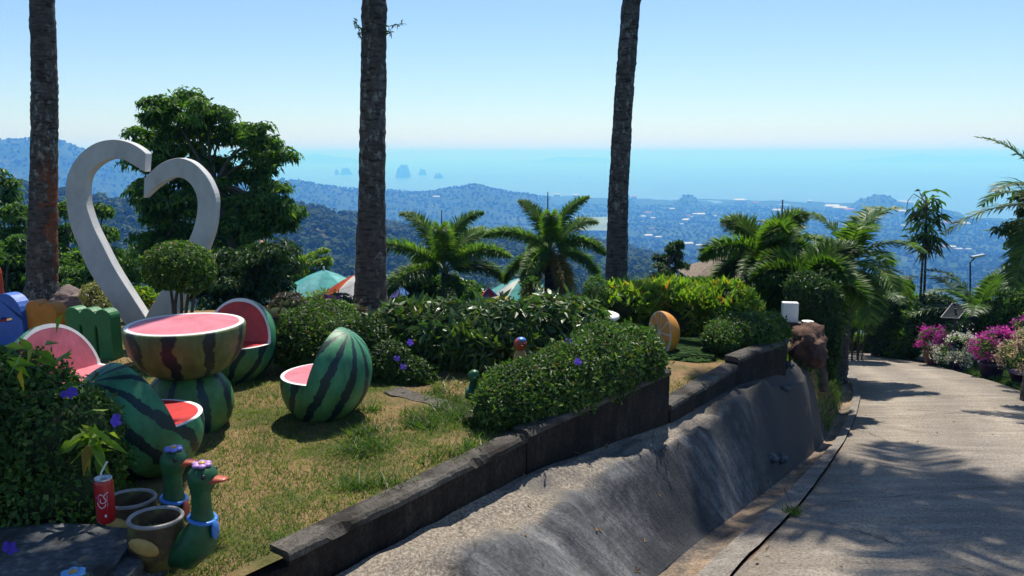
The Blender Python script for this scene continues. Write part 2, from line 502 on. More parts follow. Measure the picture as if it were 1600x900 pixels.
def mat_terrain():
    m, nt, nd, lk, bs = newmat('wooded_ground')
    v0 = coords(nd, lk, 'Object')
    n = noise_node(nd, lk, .012, 9, .66, v0)
    s1 = ramp(nd, [(.35, (.02, .045, .014)), (.5, (.035, .075, .02)), (.63, (.07, .1, .03)), (.7, (.13, .12, .05)), (.78, (.09, .1, .04))])
    lk.new(n.outputs[0], s1.inputs[0])
    n2 = noise_node(nd, lk, .1, 8, .75, v0)
    s2 = ramp(nd, [(.3, (.45, .45, .45)), (.7, (1.4, 1.4, 1.4))]); lk.new(n2.outputs[0], s2.inputs[0])
    c = mixc(nd, lk, 1.0, s1.outputs[0], s2.outputs[0], 'MULTIPLY')
    lk.new(c, bs.inputs['Base Color']); bs.inputs['Roughness'].default_value = .95
    bs.inputs['Specular IOR Level'].default_value = .05
    bump(nd, lk, bs, n2.outputs[0], 1.0, 4.0)
mat_terrain()

def mat_sea():
    m, nt, nd, lk, bs = newmat('sea_water')
    v0 = coords(nd, lk, 'Object')
    n = noise_node(nd, lk, .0006, 5, .6, v0)
    r = ramp(nd, [(.35, (.04, .13, .33)), (.65, (.065, .19, .43))]); lk.new(n.outputs[0], r.inputs[0])
    lk.new(r.outputs[0], bs.inputs['Base Color'])
    bs.inputs['Roughness'].default_value = .28
    bs.inputs['IOR'].default_value = 1.33
    w = noise_node(nd, lk, .05, 4, .6, v0)
    bump(nd, lk, bs, w.outputs[0], .35, 2.0)
mat_sea()

# painted cement melons: the stripes follow the melon's own axis
def mat_melon(name, base, low, dark, nst=9, thr=.55):
    m, nt, nd, lk, bs = newmat(name)
    at_ = nd.new('ShaderNodeAttribute'); at_.attribute_name = 'axisdir'
    sp = nd.new('ShaderNodeSeparateXYZ'); lk.new(at_.outputs['Vector'], sp.inputs[0])
    an = nd.new('ShaderNodeMath'); an.operation = 'ARCTAN2'; lk.new(sp.outputs[1], an.inputs[0]); lk.new(sp.outputs[0], an.inputs[1])
    n1 = noise_node(nd, lk, 4.5, 4, .6, at_.outputs['Vector'])
    n2 = noise_node(nd, lk, 24, 5, .75, at_.outputs['Vector'])
    a1 = nd.new('ShaderNodeMath'); a1.operation = 'MULTIPLY_ADD'; a1.inputs[1].default_value = nst
    lk.new(an.outputs[0], a1.inputs[0])
    k1 = nd.new('ShaderNodeMath'); k1.operation = 'MULTIPLY'; k1.inputs[1].default_value = 4.2; lk.new(n1.outputs[0], k1.inputs[0])
    lk.new(k1.outputs[0], a1.inputs[2])
    si = nd.new('ShaderNodeMath'); si.operation = 'SINE'; lk.new(a1.outputs[0], si.inputs[0])
    k2 = nd.new('ShaderNodeMath'); k2.operation = 'MULTIPLY_ADD'; k2.inputs[1].default_value = 1.3
    lk.new(n2.outputs[0], k2.inputs[0]); lk.new(si.outputs[0], k2.inputs[2])
    r = ramp(nd, [(thr / 2 + .46, (0, 0, 0)), (thr / 2 + .50, (1, 1, 1))])
    k3 = nd.new('ShaderNodeMath'); k3.operation = 'MULTIPLY'; k3.inputs[1].default_value = .5; lk.new(k2.outputs[0], k3.inputs[0])
    k4 = nd.new('ShaderNodeMath'); k4.operation = 'ADD'; k4.inputs[1].default_value = .17; lk.new(k3.outputs[0], k4.inputs[0])
    lk.new(k4.outputs[0], r.inputs[0])
    v0 = coords(nd, lk, 'Object')
    s2 = nd.new('ShaderNodeSeparateXYZ'); lk.new(v0, s2.inputs[0])
    n3 = noise_node(nd, lk, 7, 5, .6, v0)
    zz = nd.new('ShaderNodeMath'); zz.operation = 'MULTIPLY_ADD'; zz.inputs[1].default_value = .35
    lk.new(n3.outputs[0], zz.inputs[0]); lk.new(s2.outputs[2], zz.inputs[2])
    rb = ramp(nd, [(.2, low), (.48, base)]); lk.new(zz.outputs[0], rb.inputs[0])
    mot = ramp(nd, [(.3, (.75, .75, .75)), (.7, (1.2, 1.2, 1.2))]); lk.new(n3.outputs[0], mot.inputs[0])
    c = mixc(nd, lk, 1.0, rb.outputs[0], mot.outputs[0], 'MULTIPLY')
    c = mixc(nd, lk, r.outputs[0], c, dark)
    wn_ = noise_node(nd, lk, 11, 8, .72, v0, .4)          # worn paint and grime
    wr = ramp(nd, [(.63, (0, 0, 0)), (.7, (.75, .75, .75))]); lk.new(wn_.outputs[0], wr.inputs[0])
    c = mixc(nd, lk, wr.outputs[0], c, (.14, .15, .1))
    gr_ = noise_node(nd, lk, 3.2, 6, .65, coords(nd, lk, 'Object', (2.2, 2.2, .7)))
    gm = ramp(nd, [(.35, (.55, .53, .5)), (.6, (1.08, 1.08, 1.05))]); lk.new(gr_.outputs[0], gm.inputs[0])
    c = mixc(nd, lk, 1.0, c, gm.outputs[0], 'MULTIPLY')
    lk.new(c, bs.inputs['Base Color'])
    bs.inputs['Roughness'].default_value = .5
    bs.inputs['Specular IOR Level'].default_value = .45
    bump(nd, lk, bs, wn_.outputs[0], .3, .012)
mat_melon('melon_rind', (.05, .25, .12), (.13, .25, .05), (.006, .03, .035), 11, .52)
mat_melon('melon_bowl', (.12, .165, .05), (.13, .18, .05), (.012, .02, .02), 9, .6)
mat_melon('melon_foot', (.055, .2, .06), (.09, .2, .05), (.01, .04, .04), 8, .66)
def mat_flesh(name, c):
    m, nt, nd, lk, bs = newmat(name)
    v0 = coords(nd, lk, 'Object')
    n = noise_node(nd, lk, 6, 7, .7, v0)
    r = ramp(nd, [(.3, tuple(x * .82 for x in c)), (.7, tuple(min(1, x * 1.1) for x in c))]); lk.new(n.outputs[0], r.inputs[0])
    n2 = noise_node(nd, lk, 30, 5, .7, v0)
    r2 = ramp(nd, [(.66, (0, 0, 0)), (.72, (.7, .7, .7))]); lk.new(n2.outputs[0], r2.inputs[0])
    cc = mixc(nd, lk, r2.outputs[0], r.outputs[0], tuple(x * .55 for x in c))
    dn = noise_node(nd, lk, 2.5, 7, .7, v0, .6)
    dr = ramp(nd, [(.35, (.62, .6, .58)), (.6, (1.05, 1.05, 1.05))]); lk.new(dn.outputs[0], dr.inputs[0])
    cc = mixc(nd, lk, 1.0, cc, dr.outputs[0], 'MULTIPLY')
    lk.new(cc, bs.inputs['Base Color']); bs.inputs['Roughness'].default_value = .48
    bs.inputs['Specular IOR Level'].default_value = .5
    bump(nd, lk, bs, n.outputs[0], .08, .01)
mat_flesh('flesh_pink', (.68, .18, .23)); mat_flesh('flesh_red', (.6, .03, .028))
mat_plain('rind_white', (.74, .74, .72), .5, .4, .08, 14)
mat_noise('heart_paint', [(.25, (.34, .34, .34)), (.5, (.5, .5, .5)), (.75, (.6, .6, .6))], 3.5, .7, 30, .25, .01, .3, 8, (1, 1, .6))
for nm, c in (('paint_blue', (.02, .12, .5)), ('paint_orange', (.55, .19, .015)), ('paint_green', (.02, .16, .045)), ('paint_red', (.5, .05, .02))):
    mat_noise(nm, [(.3, tuple(x * .75 for x in c)), (.7, tuple(min(1, x * 1.15) for x in c))], 8, .5, 22, .35, .012, .45)
mat_plain('orange_peel', (.62, .25, .03), .45, .4, .15, 12, .3)
mat_plain('orange_flesh', (.66, .3, .08), .5, .4, .15, 12, .1)
mat_plain('duck_green', (.014, .085, .03), .45, .4, .45, 16, .3)
mat_plain('duck_dark_green', (.03, .1, .03), .4, .5, .3, 14, .1)
mat_plain('duck_beak', (.4, .07, .03), .4, .5, .2, 20)
mat_plain('duck_scarf', (.04, .17, .5), .4, .5, .15, 20)
mat_plain('petal_paint_lilac', (.4, .22, .5), .45, .4, .15, 20)
mat_plain('petal_paint_blue', (.15, .18, .6), .45, .4, .15, 20)
mat_plain('petal_paint_sky', (.12, .35, .7), .45, .4, .15, 20)
mat_plain('ochre_paint', (.45, .28, .08), .45, .4, .2, 20)
mat_noise('pot_clay', [(.3, (.03, .022, .016)), (.5, (.09, .06, .03)), (.62, (.16, .15, .04)), (.75, (.14, .05, .03))], 9, .6, 30, .3, .01)
mat_plain('pot_inside', (.12, .11, .12), .7, .2, .2, 12)
mat_plain('rim_grey', (.3, .28, .27), .6, .3, .2, 15)
mat_plain('can_red', (.45, .012, .016), .3, .6, .06, 8)
mat_plain('white_paint', (.78, .78, .76), .5, .4, .06, 12)
mat_plain('steel', (.55, .57, .6), .3, .6, .08, 12); M['steel'].node_tree.nodes['Principled BSDF'].inputs['Metallic'].default_value = .9
mat_plain('dark_metal', (.04, .045, .05), .5, .5, .15, 12)
mat_plain('eye_black', (.01, .01, .01), .3, .5, .05, 12)
def mat_fabric(name, c):
    m = mat_leaf(name, [(0, c), (1, c)], .75, .4, .2, (1.1, 1.1, 1.1))
for nm, c in (('cloth_teal', (.1, .42, .42)), ('cloth_aqua', (.2, .52, .54)), ('cloth_white', (.72, .72, .72)), ('cloth_red', (.55, .09, .03)), ('cloth_violet', (.13, .12, .5)), ('cloth_blue', (.08, .2, .55)), ('cloth_yellow', (.7, .42, .03)), ('cloth_green', (.1, .4, .2)), ('cloth_pink', (.6, .3, .4))):
    mat_fabric(nm, c)
mat_noise('thatch', [(.3, (.12, .095, .07)), (.55, (.26, .21, .16)), (.8, (.4, .34, .27))], 3, .9, 30, .6, .03, .2, 6, (8, 8, 1))
mat_plain('timber', (.16, .1, .06), .7, .3, .3, 8, .2)
mat_plain('pot_red', (.12, .05, .035), .6, .3, .2, 10)
mat_plain('pot_violet', (.05, .03, .06), .5, .4, .2, 10)
mat_plain('house_white', (.45, .44, .42), .7, .3, .05, 1)
mat_plain('house_roof_red', (.4, .14, .07), .8, .2, .2, 1)
mat_plain('house_roof_pale', (.42, .43, .44), .6, .3, .1, 1)
mat_noise('field_grass', [(.3, (.14, .2, .05)), (.7, (.24, .28, .09))], .02, .95)
mat_noise('bare_earth', [(.3, (.3, .13, .06)), (.7, (.45, .22, .12))], .3, .95)
mat_plain('solar_glass', (.015, .02, .025), .8, .1, .1, 10)
mat_plain('hull_dark', (.1, .1, .12), .6, .3, .1, 10)

# ------------------------------------------------------------------ setting: road, bank, walls' lines
def poly_resample(pts, n):
    p = A(pts); d = np.r_[0, np.cumsum(np.linalg.norm(np.diff(p, axis=0), axis=1))]
    t = np.linspace(0, d[-1], n)
    q = np.stack([np.interp(t, d, p[:, k]) for k in range(p.shape[1])], 1)
    for _ in range(2):
        q[1:-1] = (q[:-2] + 2 * q[1:-1] + q[2:]) / 4
    return q

E_px = [(1140, 900), (1195, 845), (1250, 790), (1290, 735), (1320, 690), (1338, 650), (1346, 615), (1340, 592), (1322, 573), (1296, 558)]
E = [(-1.9, -3.0), (-.75, 0.0), (.35, 2.6)] + [tuple(onroad(*p)[:2]) for p in E_px]
E += [(E[-1][0] - 2.2, E[-1][1] + 2.0), (E[-1][0] - 6.5, E[-1][1] + 3.6)]
G_px = [(1012, 900), (1080, 845), (1155, 790), (1230, 735), (1284, 690), (1308, 650), (1318, 615), (1312, 595), (1298, 578), (1276, 562)]
T_ = [(-2.7, -2.8), (-1.5, .3), (-.25, 2.7)] + [tuple(onroad(*p)[:2]) for p in G_px]
T_ += [(T_[-1][0] - 2.2, T_[-1][1] + 1.7), (T_[-1][0] - 6.5, T_[-1][1] + 3.0)]
RR_px = [(1600, 612), (1550, 594), (1500, 580), (1450, 567), (1400, 557), (1350, 549), (1310, 545)]
RR = [(2.2, -3.5), (4.6, 2.0), (6.9, 8.0)] + [tuple(onroad(*p)[:2]) for p in RR_px]
RR += [(RR[-1][0] - 2.4, RR[-1][1] + 1.4), (RR[-1][0] - 8.0, RR[-1][1] + 2.6)]
NS = 150
Ec = poly_resample(E, NS); Tc = poly_resample(T_, NS); RRc = poly_resample(RR, NS)

mb = MB()
NW = 16
v = np.zeros((NS, NW, 3))
for j in range(NW):
    t = j / (NW - 1)
    v[:, j, :2] = Ec * (1 - t) + RRc * t
v[:, :, 2] = np.vectorize(R)(v[:, :, 1])
for i in range(NS):
    for j in range(NW):
        v[i, j, 2] += .015 * nz(v[i, j, 0], v[i, j, 1], 3, .6) - .02 * abs(2 * j / (NW - 1) - 1) ** 2
def gridf(a, b):
    i, j = np.meshgrid(np.arange(a - 1), np.arange(b - 1), indexing='ij')
    k = (i * b + j).ravel()
    return np.stack([k, k + 1, k + b + 1, k + b], 1)[:, ::-1].copy()
mb.add(v.reshape(-1, 3), gridf(NS, NW)[:, ::-1].copy())
lane = np.zeros((NS, NW, 3)); lane[:, :, 0] = np.linspace(0, 1, NW)[None, :]
mk('road', mb, 'road_concrete', kind='structure', attrs={'lane': ('FLOAT_VECTOR', lane.reshape(-1, 3))})

# the concrete strip and the silted gutter left of the road
def strip(name, a, b, za, zb, mat, n=8, amp=.01, kind='structure', zmid=0.0):
    mb = MB(); v = np.zeros((len(a), n, 3))
    for j in range(n):
        t = j / (n - 1)
        v[:, j, :2] = a * (1 - t) + b * t
        for i in range(len(a)):
            y = v[i, j, 1]
            v[i, j, 2] = R(y) + za * (1 - t) + zb * t + zmid * math.sin(PI * t) + amp * nz(v[i, j, 0], y, 7, 4)
    mb.add(v.reshape(-1, 3), gridf(len(a), n))
    return mk(name, mb, mat, kind=kind, smooth=True)
Ki = Ec * .56 + Tc * .44
kw_ = A([.012 + .03 * abs(nz(i * .35, 3.3)) for i in range(NS)])[:, None]
Kc = Ec * (1 - kw_) + Tc * kw_
strip('kerb_strip', Kc, Ki, .012, .0, 'gutter_concrete', 6, .008)
strip('crack_bed', Ec * 1.02 - Tc * .02, Kc, -.02, -.02, 'soil', 3, .004)
strip('gutter', Ki, Tc * 1.25 - Ec * .25, -.03, -.03, 'silt', 8, .012, zmid=-.03)

# retaining wall line: front face top edge, left to right in the photograph
KA0, KA1 = onz(300, 945, .03), onz(822, 680, .03)
PB1 = onz(1047, 577, .12)
PB0 = onz(822, 668, .10)
LC1 = onz(1152, 570, -.2)
LC0 = Vector((PB1.x - .02, PB1.y, -.2))
LD1 = at(1231, 530, LC1.y + .75)
WL = [(KA0.x - 1.3, KA0.y - .72), (KA0.x, KA0.y), (KA1.x, KA1.y), (PB1.x, PB1.y), (LC1.x, LC1.y), (LD1.x, LD1.y),
      (LD1.x + .55, LD1.y + 1.3), (LD1.x + 1.6, LD1.y + 4.0), (LD1.x + 2.6, LD1.y + 8.0), (LD1.x + 1.4, LD1.y + 11.5)]
ZB = [-.17, -.18, -.25, -.37, -.42, -.48, -.62, -1.3, -2.2, -2.9]
Wc = poly_resample([(x, y, z) for (x, y), z in zip(WL, ZB)], NS)
# embankment from the wall foot down to the gutter
def bank():
    NT = 44
    Ts = poly_resample([t for t in T_[0:13]], NS)
    d_end = np.argmin(np.abs(Wc[:, 1] - (LD1.y + .9)))
    v = np.zeros((NS, NT, 3)); zone = np.zeros((NS, NT, 3))
    # match rows so that the fall line crosses the bank squarely
    for i in range(NS):
        w = Wc[i]
        k = np.argmin(np.linalg.norm(Tc - (w[:2] + A([.85, .35])), axis=1))
        tx = Tc[k]
        tx = Tc[k] if i == 0 else .5 * Tc[k] + .5 * prev
        prev = tx
        for j in range(NT):
            t = j / (NT - 1)
            x, y = w[0] * (1 - t) + tx[0] * t, w[1] * (1 - t) + tx[1] * t
            zt = R(tx[1]) - .05
            if t < .4:
                f = .1 * (t / .4)
            else:
                q = (t - .4) / .6
                f = .1 + .9 * (q ** 1.5 * (1 - .42 * q) / .58)
            z = w[2] + (zt - w[2]) * f
            env = math.sin(PI * min(1, t)) ** .8
            lump = .17 * nz(i * .11, t * .6, 2, 1.0, 2) + .16 * (abs(nz(i * .26, t * .9, 6, 1.0, 2)) - .25) + .06 * nz(x, y, 4, 3.5, 3) + .02 * nz(x, y, 11, 8, 3)
            z += env * lump + .012 * nz(x, y, 9, 9, 3) * (t < .97)
            v[i, j] = (x, y, z)
            far = min(1, max(0, (i - d_end + 26) / 10))
            zone[i, j] = (t, i * .13, far)
    return v, zone, d_end
bv, bz, dend = bank()
mb = MB(); mb.add(bv[:dend + 1].reshape(-1, 3), gridf(dend + 1, bv.shape[1])[:, ::-1].copy())
mk('embankment', mb, 'bank_concrete', kind='structure', smooth=True, attrs={'zone': ('FLOAT_VECTOR', bz[:dend + 1].reshape(-1, 3))})
mb = MB(); sub = bv[dend:]
mb.add(sub.reshape(-1, 3), gridf(len(sub), bv.shape[1])[:, ::-1].copy())
mk('verge', mb, 'lawn_ground', kind='structure', smooth=True)

def bank_z(x, y):
    d = (bv[:, :, 0] - x) ** 2 + (bv[:, :, 1] - y) ** 2
    return bv.reshape(-1, 3)[np.argmin(d)][2]

# ------------------------------------------------------------------ lawn
def wall_x(y):
    w = A(WL)
    return float(np.interp(y, w[:6, 1], w[:6, 0]))
def lawn_z(x, y):
    z = .028 * nz(x, y, 1, .9) + .008 * nz(x, y, 5, 4)
    z -= .055 * max(0, y - 8.2)
    if x > PB1.x - .6 and y > PB1.y - .3:
        z -= .24 * min(1, (x - PB1.x + .6) / .5)
    return z
xs = np.linspace(-9, 3.4, 150); ys = np.linspace(1.2, 10.6, 120)
mb = MB(); vv = []; tag_in = np.zeros((len(xs), len(ys)), bool)
for i, x in enumerate(xs):
    for j, y in enumerate(ys):
        xw = wall_x(y) - .06 if y <= LD1.y else LD1.x + (y - LD1.y) * .42
        xx = min(x, xw)
        vv.append((xx, y, lawn_z(xx, y)))
        tag_in[i, j] = x < xw + .1
f = gridf(len(xs), len(ys))[:, ::-1].copy()
keep = tag_in.ravel()[f].any(1)
mb.add(vv, f[keep])
mk('lawn', mb, 'lawn_ground', kind='structure', smooth=True)

# ------------------------------------------------------------------ far land, sea, islands
SEA = -250.0
def tabf(tab):
    a = A(tab)
    return lambda px: np.interp(px, a[:, 0], a[:, 1])
rid1 = tabf([(-900, 240), (-200, 264), (0, 275), (60, 281), (120, 292), (200, 306), (300, 318), (400, 306), (440, 308), (500, 318), (560, 334), (620, 346), (700, 358), (800, 352), (860, 366), (950, 377), (1000, 387), (1060, 407), (1100, 432), (1200, 462), (1400, 480), (1600, 470), (2500, 440)])
rr1 = tabf([(-900, 600), (0, 620), (300, 660), (600, 800), (900, 900), (1100, 760), (1600, 600), (2500, 600)])
rid2 = tabf([(-900, 222), (-200, 217), (0, 215), (60, 214), (100, 222), (130, 232), (200, 250), (300, 265), (420, 283), (480, 288), (540, 297), (600, 301), (650, 303), (700, 298), (725, 295), (750, 291), (775, 297), (800, 304), (840, 309), (900, 311), (2500, 312)])
coast = tabf([(-900, 290), (700, 306), (860, 308), (1000, 312), (1200, 315), (1330, 319), (1420, 324), (1480, 331), (1520, 340), (1600, 346), (2500, 390)])
def zray(px, py, r):
    u = (px - 800) / FPX; v = (450 - py) / FPX
    return CAMZ + (-SP + v * CP) * r / np.hypot(u, CP + v * SP)
def smooth(t):
    t = np.clip(t, 0, 1); return t * t * (3 - 2 * t)
def far_z(px, r):
    r1 = rr1(px); z1 = zray(px, rid1(px), r1) - 7
    rv = r1 * .46; zv = np.minimum(zray(px, 452, rv), -60)
    r2 = np.where(px < 840, 3100.0, 3600.0); z2 = np.where(px < 860, zray(px, rid2(px), r2), -243.0)
    dep = -(zray(px, coast(px), 1.0) - CAMZ)
    rc = np.clip((CAMZ - SEA) / np.maximum(dep, .01), 2400, 5200)
    rc = np.where(px < 840, np.maximum(rc, 4000), rc)
    r2 = np.minimum(r2, rc * .9)
    knots_r = [30 + 0 * px, 70 + 0 * px, rv, r1, r1 * 1.4, 1700 + 0 * px, 2300 + 0 * px, r2, rc, rc * 1.12, 7000 + 0 * px]
    knots_z = [-6.5 + 0 * px, -19 + 0 * px, zv, z1, np.minimum(z1 - 45, -150), -212 + 0 * px, np.minimum(-228, np.maximum(-236, z2 - 60)) , z2, SEA + 1.5 + 0 * px, SEA - 8 + 0 * px, SEA - 30 + 0 * px]
    out = np.full_like(r, knots_z[0][0] if np.ndim(knots_z[0]) else knots_z[0], dtype=float)
    out = np.where(r < 30, -6.5, SEA - 30)
    for a in range(len(knots_r) - 1):
        t = (r - knots_r[a]) / (knots_r[a + 1] - knots_r[a])
        tt = np.clip(t, 0, 1)
        e = .5 * tt + .5 * smooth(tt)
        zz = knots_z[a] * (1 - e) + knots_z[a + 1] * e
        out = np.where((t >= 0) & (t < 1), zz, out)
    for (cx, cy, rr, wx, wr) in ((1077, 302.5, 3950, 20, 160), (978, 305, 3900, 16, 150), (1378, 303, 3950, 34, 240), (1395, 306, 3950, 22, 200), (1355, 309, 3950, 22, 180)):
        amp = float(zray(cx, cy, rr)) - SEA
        out = np.maximum(out, SEA - 6 + (amp + 6) * np.exp(-((px - cx) / wx) ** 2 - ((r - rr) / wr) ** 2))
    return out
def px_of(x, y):
    return 800 + FPX * (x / np.maximum(y, 1e-3)) / CP
def relief(x, y, r):
    n = np.array([mnoise.fractal(Vector((a * .006, b * .006, 1.7)), 1.0, 2.0, 4) for a, b in zip(x, y)])
    amp = np.clip((r - 60) / 250, 0, 1) * np.where(r < 1400, 6, np.where(r < 3400, 14, 5))
    return n * amp

def near_z(x, y):
    """garden ground, road hollow and the slope below the garden"""
    L = np.where(y < 8.3, -.55, -.2 - .055 * (y - 8.3))
    L = np.where(y > 12, -.45 - .33 * (y - 12), L)
    Rz = np.where(y > -3, R0 + RS * y, R0 - RS * 3)
    xw = np.interp(y, A(WL)[:, 1], A(WL)[:, 0])
    xr = np.interp(y, RRc[:130, 1], RRc[:130, 0])
    t = smooth((x - (xw - .5)) / .5)
    low = Rz - .35
    z = L * (1 - t) + np.minimum(low, L) * t
    t2 = smooth((x - xr + .05) / .35)
    right = Rz - .06 + .03 * np.clip(x - xr, 0, 8)
    z = np.where(x > (xw + xr) / 2, z * (1 - t2) + right * t2, z)
    z = np.where(y > 24, np.minimum(z, -3.6 - .3 * (y - 24)), z)
    return z
th = np.concatenate([np.arctan((np.arange(-560, 2161, 4.0) - 800) / FPX * CP)])
gap = 2 * PI - (th[-1] - th[0])
th = np.concatenate([th, th[-1] + np.linspace(0, gap, 42)[1:-1]])
rad = np.concatenate([np.linspace(.4, 26, 110), np.geomspace(27, 7000, 200)])
TH, RD = np.meshgrid(th, rad, indexing='ij')
X = RD * np.sin(TH); Y = RD * np.cos(TH)
PX = np.where(Y > .35 * RD, 800 + FPX * np.tan(np.clip(TH, -1.25, 1.25)) / CP, np.where(np.sin(TH) < 0, -900.0, 2500.0))
FZ = far_z(PX.ravel(), RD.ravel()).reshape(PX.shape)
FZ += relief(X.ravel(), Y.ravel(), RD.ravel()).reshape(PX.shape)
back = smooth((.2 - np.cos(TH)) / .3)
FZ = FZ * (1 - back) + (-6 - .04 * RD) * back
NZ = near_z(X, Y)
t = smooth((RD - 24) / 14)
ZZ = NZ * (1 - t) + FZ * t
mb = MB()
nT, nR = X.shape
fi = gridf(nT, nR)
seam = np.arange(nR - 1)
fs = np.stack([(nT - 1) * nR + seam, (nT - 1) * nR + seam + 1, seam + 1, seam], 1)
mb.add(np.stack([X, Y, ZZ], -1).reshape(-1, 3), np.vstack([fi[:, ::-1], fs]))
mk('terrain', mb, 'wooded_ground', kind='structure', smooth=True)
def ground(x, y):
    x = A([x]).ravel(); y = A([y]).ravel(); r = np.hypot(x, y)
    fz = far_z(px_of(x, y), r)
    fz = fz + relief(x, y, r)
    t = smooth((r - 24) / 14)
    return near_z(x, y) * (1 - t) + fz * t

mb = MB()
a = np.linspace(0, 2 * PI, 180, endpoint=False)
rs_ = np.geomspace(1500, 42000, 26)
vv = A([(q * math.sin(b), q * math.cos(b), SEA) for q in rs_ for b in a])
f = []
for i in range(len(rs_) - 1):
    for j in range(180):
        f.append((i * 180 + j, (i + 1) * 180 + j, (i + 1) * 180 + (j + 1) % 180, i * 180 + (j + 1) % 180))
mb.add(vv, f)
mk('sea', mb, 'sea_water', kind='structure')

def hill_mesh(c, w, d, h, seed, n=34, pw=1.0, rough=.35):
    mb = MB(); v = []
    for i in range(n):
        for j in range(n):
            x, y = 2 * i / (n - 1) - 1, 2 * j / (n - 1) - 1
            q = max(0, 1 - math.hypot(x, y)) ** pw
            k = 1 + rough * nz(x * 1.7 + seed, y * 1.7, seed, 1.6, 4)
            v.append((c[0] + x * w / 2, c[1] + y * d / 2, c[2] - 6 + (h * 1.25 * min(1, q * 1.6) * k + 6) * (1 if q > 0 else 0)))
    return mb.add(v, gridf(n, n)[:, ::-1].copy())
for (px, py, wpx, hpx, dist, pw) in ((630, 268.5, 24, 13, 8600, .55), (660, 264.5, 13, 6.5, 9600, .6), (685, 269.5, 15, 5.5, 8400, .7), (541, 263, 19, 7, 9700, .6), (526, 262.5, 8, 5.5, 9700, .6)):
    p = at(px, py, dist)
    sc = dist / FPX
    mk('island', hill_mesh((p.x, p.y, SEA), wpx * sc, wpx * sc * .8, hpx * sc, px * .01, 30, pw), 'wooded_ground', kind='structure', smooth=True)
for (px, wpx, hpx, dist) in ((470, 210, 7, 21000), (1480, 330, 5, 23000), (905, 170, 3, 23000)):
    p = at(px, 240, dist); sc = dist / FPX
    mk('distant_hills', hill_mesh((p.x, p.y, SEA), wpx * sc, wpx * sc * .3, hpx * sc + 40, px * .01, 60, .8, .5), 'wooded_ground', kind='structure', smooth=True)

# woods on the slopes: one mass, tree beside tree
def tree_protos(kind, n):
    out = []
    for k in range(n):
        r_ = np.random.default_rng(100 + k)
        if kind == 'broad':
            m = 90
            d = norm(r_.normal(size=(m, 3))); d[:, 2] = np.abs(d[:, 2]) * 1.1 - .25
            c = d * r_.uniform(.62, 1.0, (m, 1)) * A([.52, .52, .5]) + A([0, 0, .55])
            c += .1 * np.sin(5 * d[:, [1, 2, 0]] + k)
            s = r_.uniform(.13, .24, (m, 1, 1))
        elif kind == 'conic':
            m = 70
            z = r_.uniform(.05, 1, m); an = r_.uniform(0, 2 * PI, m); q = (1 - z) * .34 + .03
            c = np.stack([np.cos(an) * q, np.sin(an) * q, z], 1); d = norm(c - A([0, 0, .4]))
            s = r_.uniform(.1, .2, (m, 1, 1))
        elif kind == 'far':
            m = 12
            d = norm(r_.normal(size=(m, 3))); d[:, 2] = np.abs(d[:, 2])
            c = d * A([.45, .45, .5]) * r_.uniform(.5, 1, (m, 1)) + A([0, 0, .3]); s = r_.uniform(.4, .65, (m, 1, 1))
        else:  # palm
            vs, fs_ = [], []
            for q in range(11):
                an = q * 2 * PI / 11 + r_.uniform(-.2, .2); e = r_.uniform(.1, .9)
                p = A([0, 0, .78]); di = A([math.cos(an), math.sin(an), e]); sd = A([-math.sin(an), math.cos(an), 0])
                for sgm in range(3):
                    p2 = p + di * .13; di = di + A([0, 0, -.55])
                    w = .045 if sgm < 2 else .015
                    b = len(vs); vs += [p - sd * .045, p + sd * .045, p2 + sd * w, p2 - sd * w]
                    fs_ += [(b, b + 1, b + 2), (b, b + 2, b + 3)]
                    p = p2
            b = len(vs); vs += [A([-.016, 0, 0]), A([.016, 0, 0]), A([.01, 0, .79]), A([-.01, 0, .79])]
            fs_ += [(b, b + 1, b + 2), (b, b + 2, b + 3)]
            out.append((A(vs), np.array(fs_))); continue
        t1 = norm(np.cross(d, r_.normal(size=(m, 3)))); t2 = np.cross(d, t1)
        q = np.stack([t1, -.5 * t1 + .87 * t2, -.5 * t1 - .87 * t2], 1) * s
        q += d[:, None, :] * r_.uniform(-.05, .05, (m, 3, 1))
        v = (c[:, None, :] + q).reshape(-1, 3)
        out.append((v, np.arange(m * 3).reshape(-1, 3)))
    return out
def plant_mass(name, label, xy, size, protos, mat='far_leaf'):
    z = ground(xy[:, 0], xy[:, 1])
    mb = MB(); V = []; F = []; n = 0
    for k in range(len(xy)):
        pv, pf = protos[rng.integers(len(protos))]
        an = rng.uniform(0, 2 * PI); c, s = math.cos(an), math.sin(an)
        w = size[k]; q = pv * A([w * rng.uniform(.85, 1.2), w * rng.uniform(.85, 1.2), w])
        q = np.stack([q[:, 0] * c - q[:, 1] * s, q[:, 0] * s + q[:, 1] * c, q[:, 2]], 1) + A([xy[k, 0], xy[k, 1], z[k] - .3])
        V.append(q); F.append(pf + n); n += len(q)
    mb.add(np.vstack(V), np.vstack(F))
    return tag(mk(name, mb, mat), label, 'woods', kind='stuff')
def scatter(n, px0, px1, ra, rb, power=1.0):
    px = rng.uniform(px0, px1, n); t = rng.uniform(0, 1, n) ** power
    r1 = rr1(px)
    r = (ra * (1 - t) + rb * t) * (r1 if rb < 5 else 1)
    an = np.arctan((px - 800) / FPX * CP)
    return np.stack([r * np.sin(an), r * np.cos(an)], 1)
xy = scatter(5600, -120, 1250, .34, 1.06, .8)
plant_mass('wood', 'dark green tropical wood covering the near slopes below the garden', xy, rng.uniform(4, 8.5, len(xy)), tree_protos('broad', 6) + tree_protos('conic', 2))
xy = scatter(700, -120, 1150, .6, 1.04, .7)
plant_mass('palm_grove', 'coconut palm tops scattered over the near wooded slopes', xy, rng.uniform(7, 11, len(xy)), tree_protos('palm', 5))
xy = scatter(16000, -100, 1700, 1150, 3950, .8)
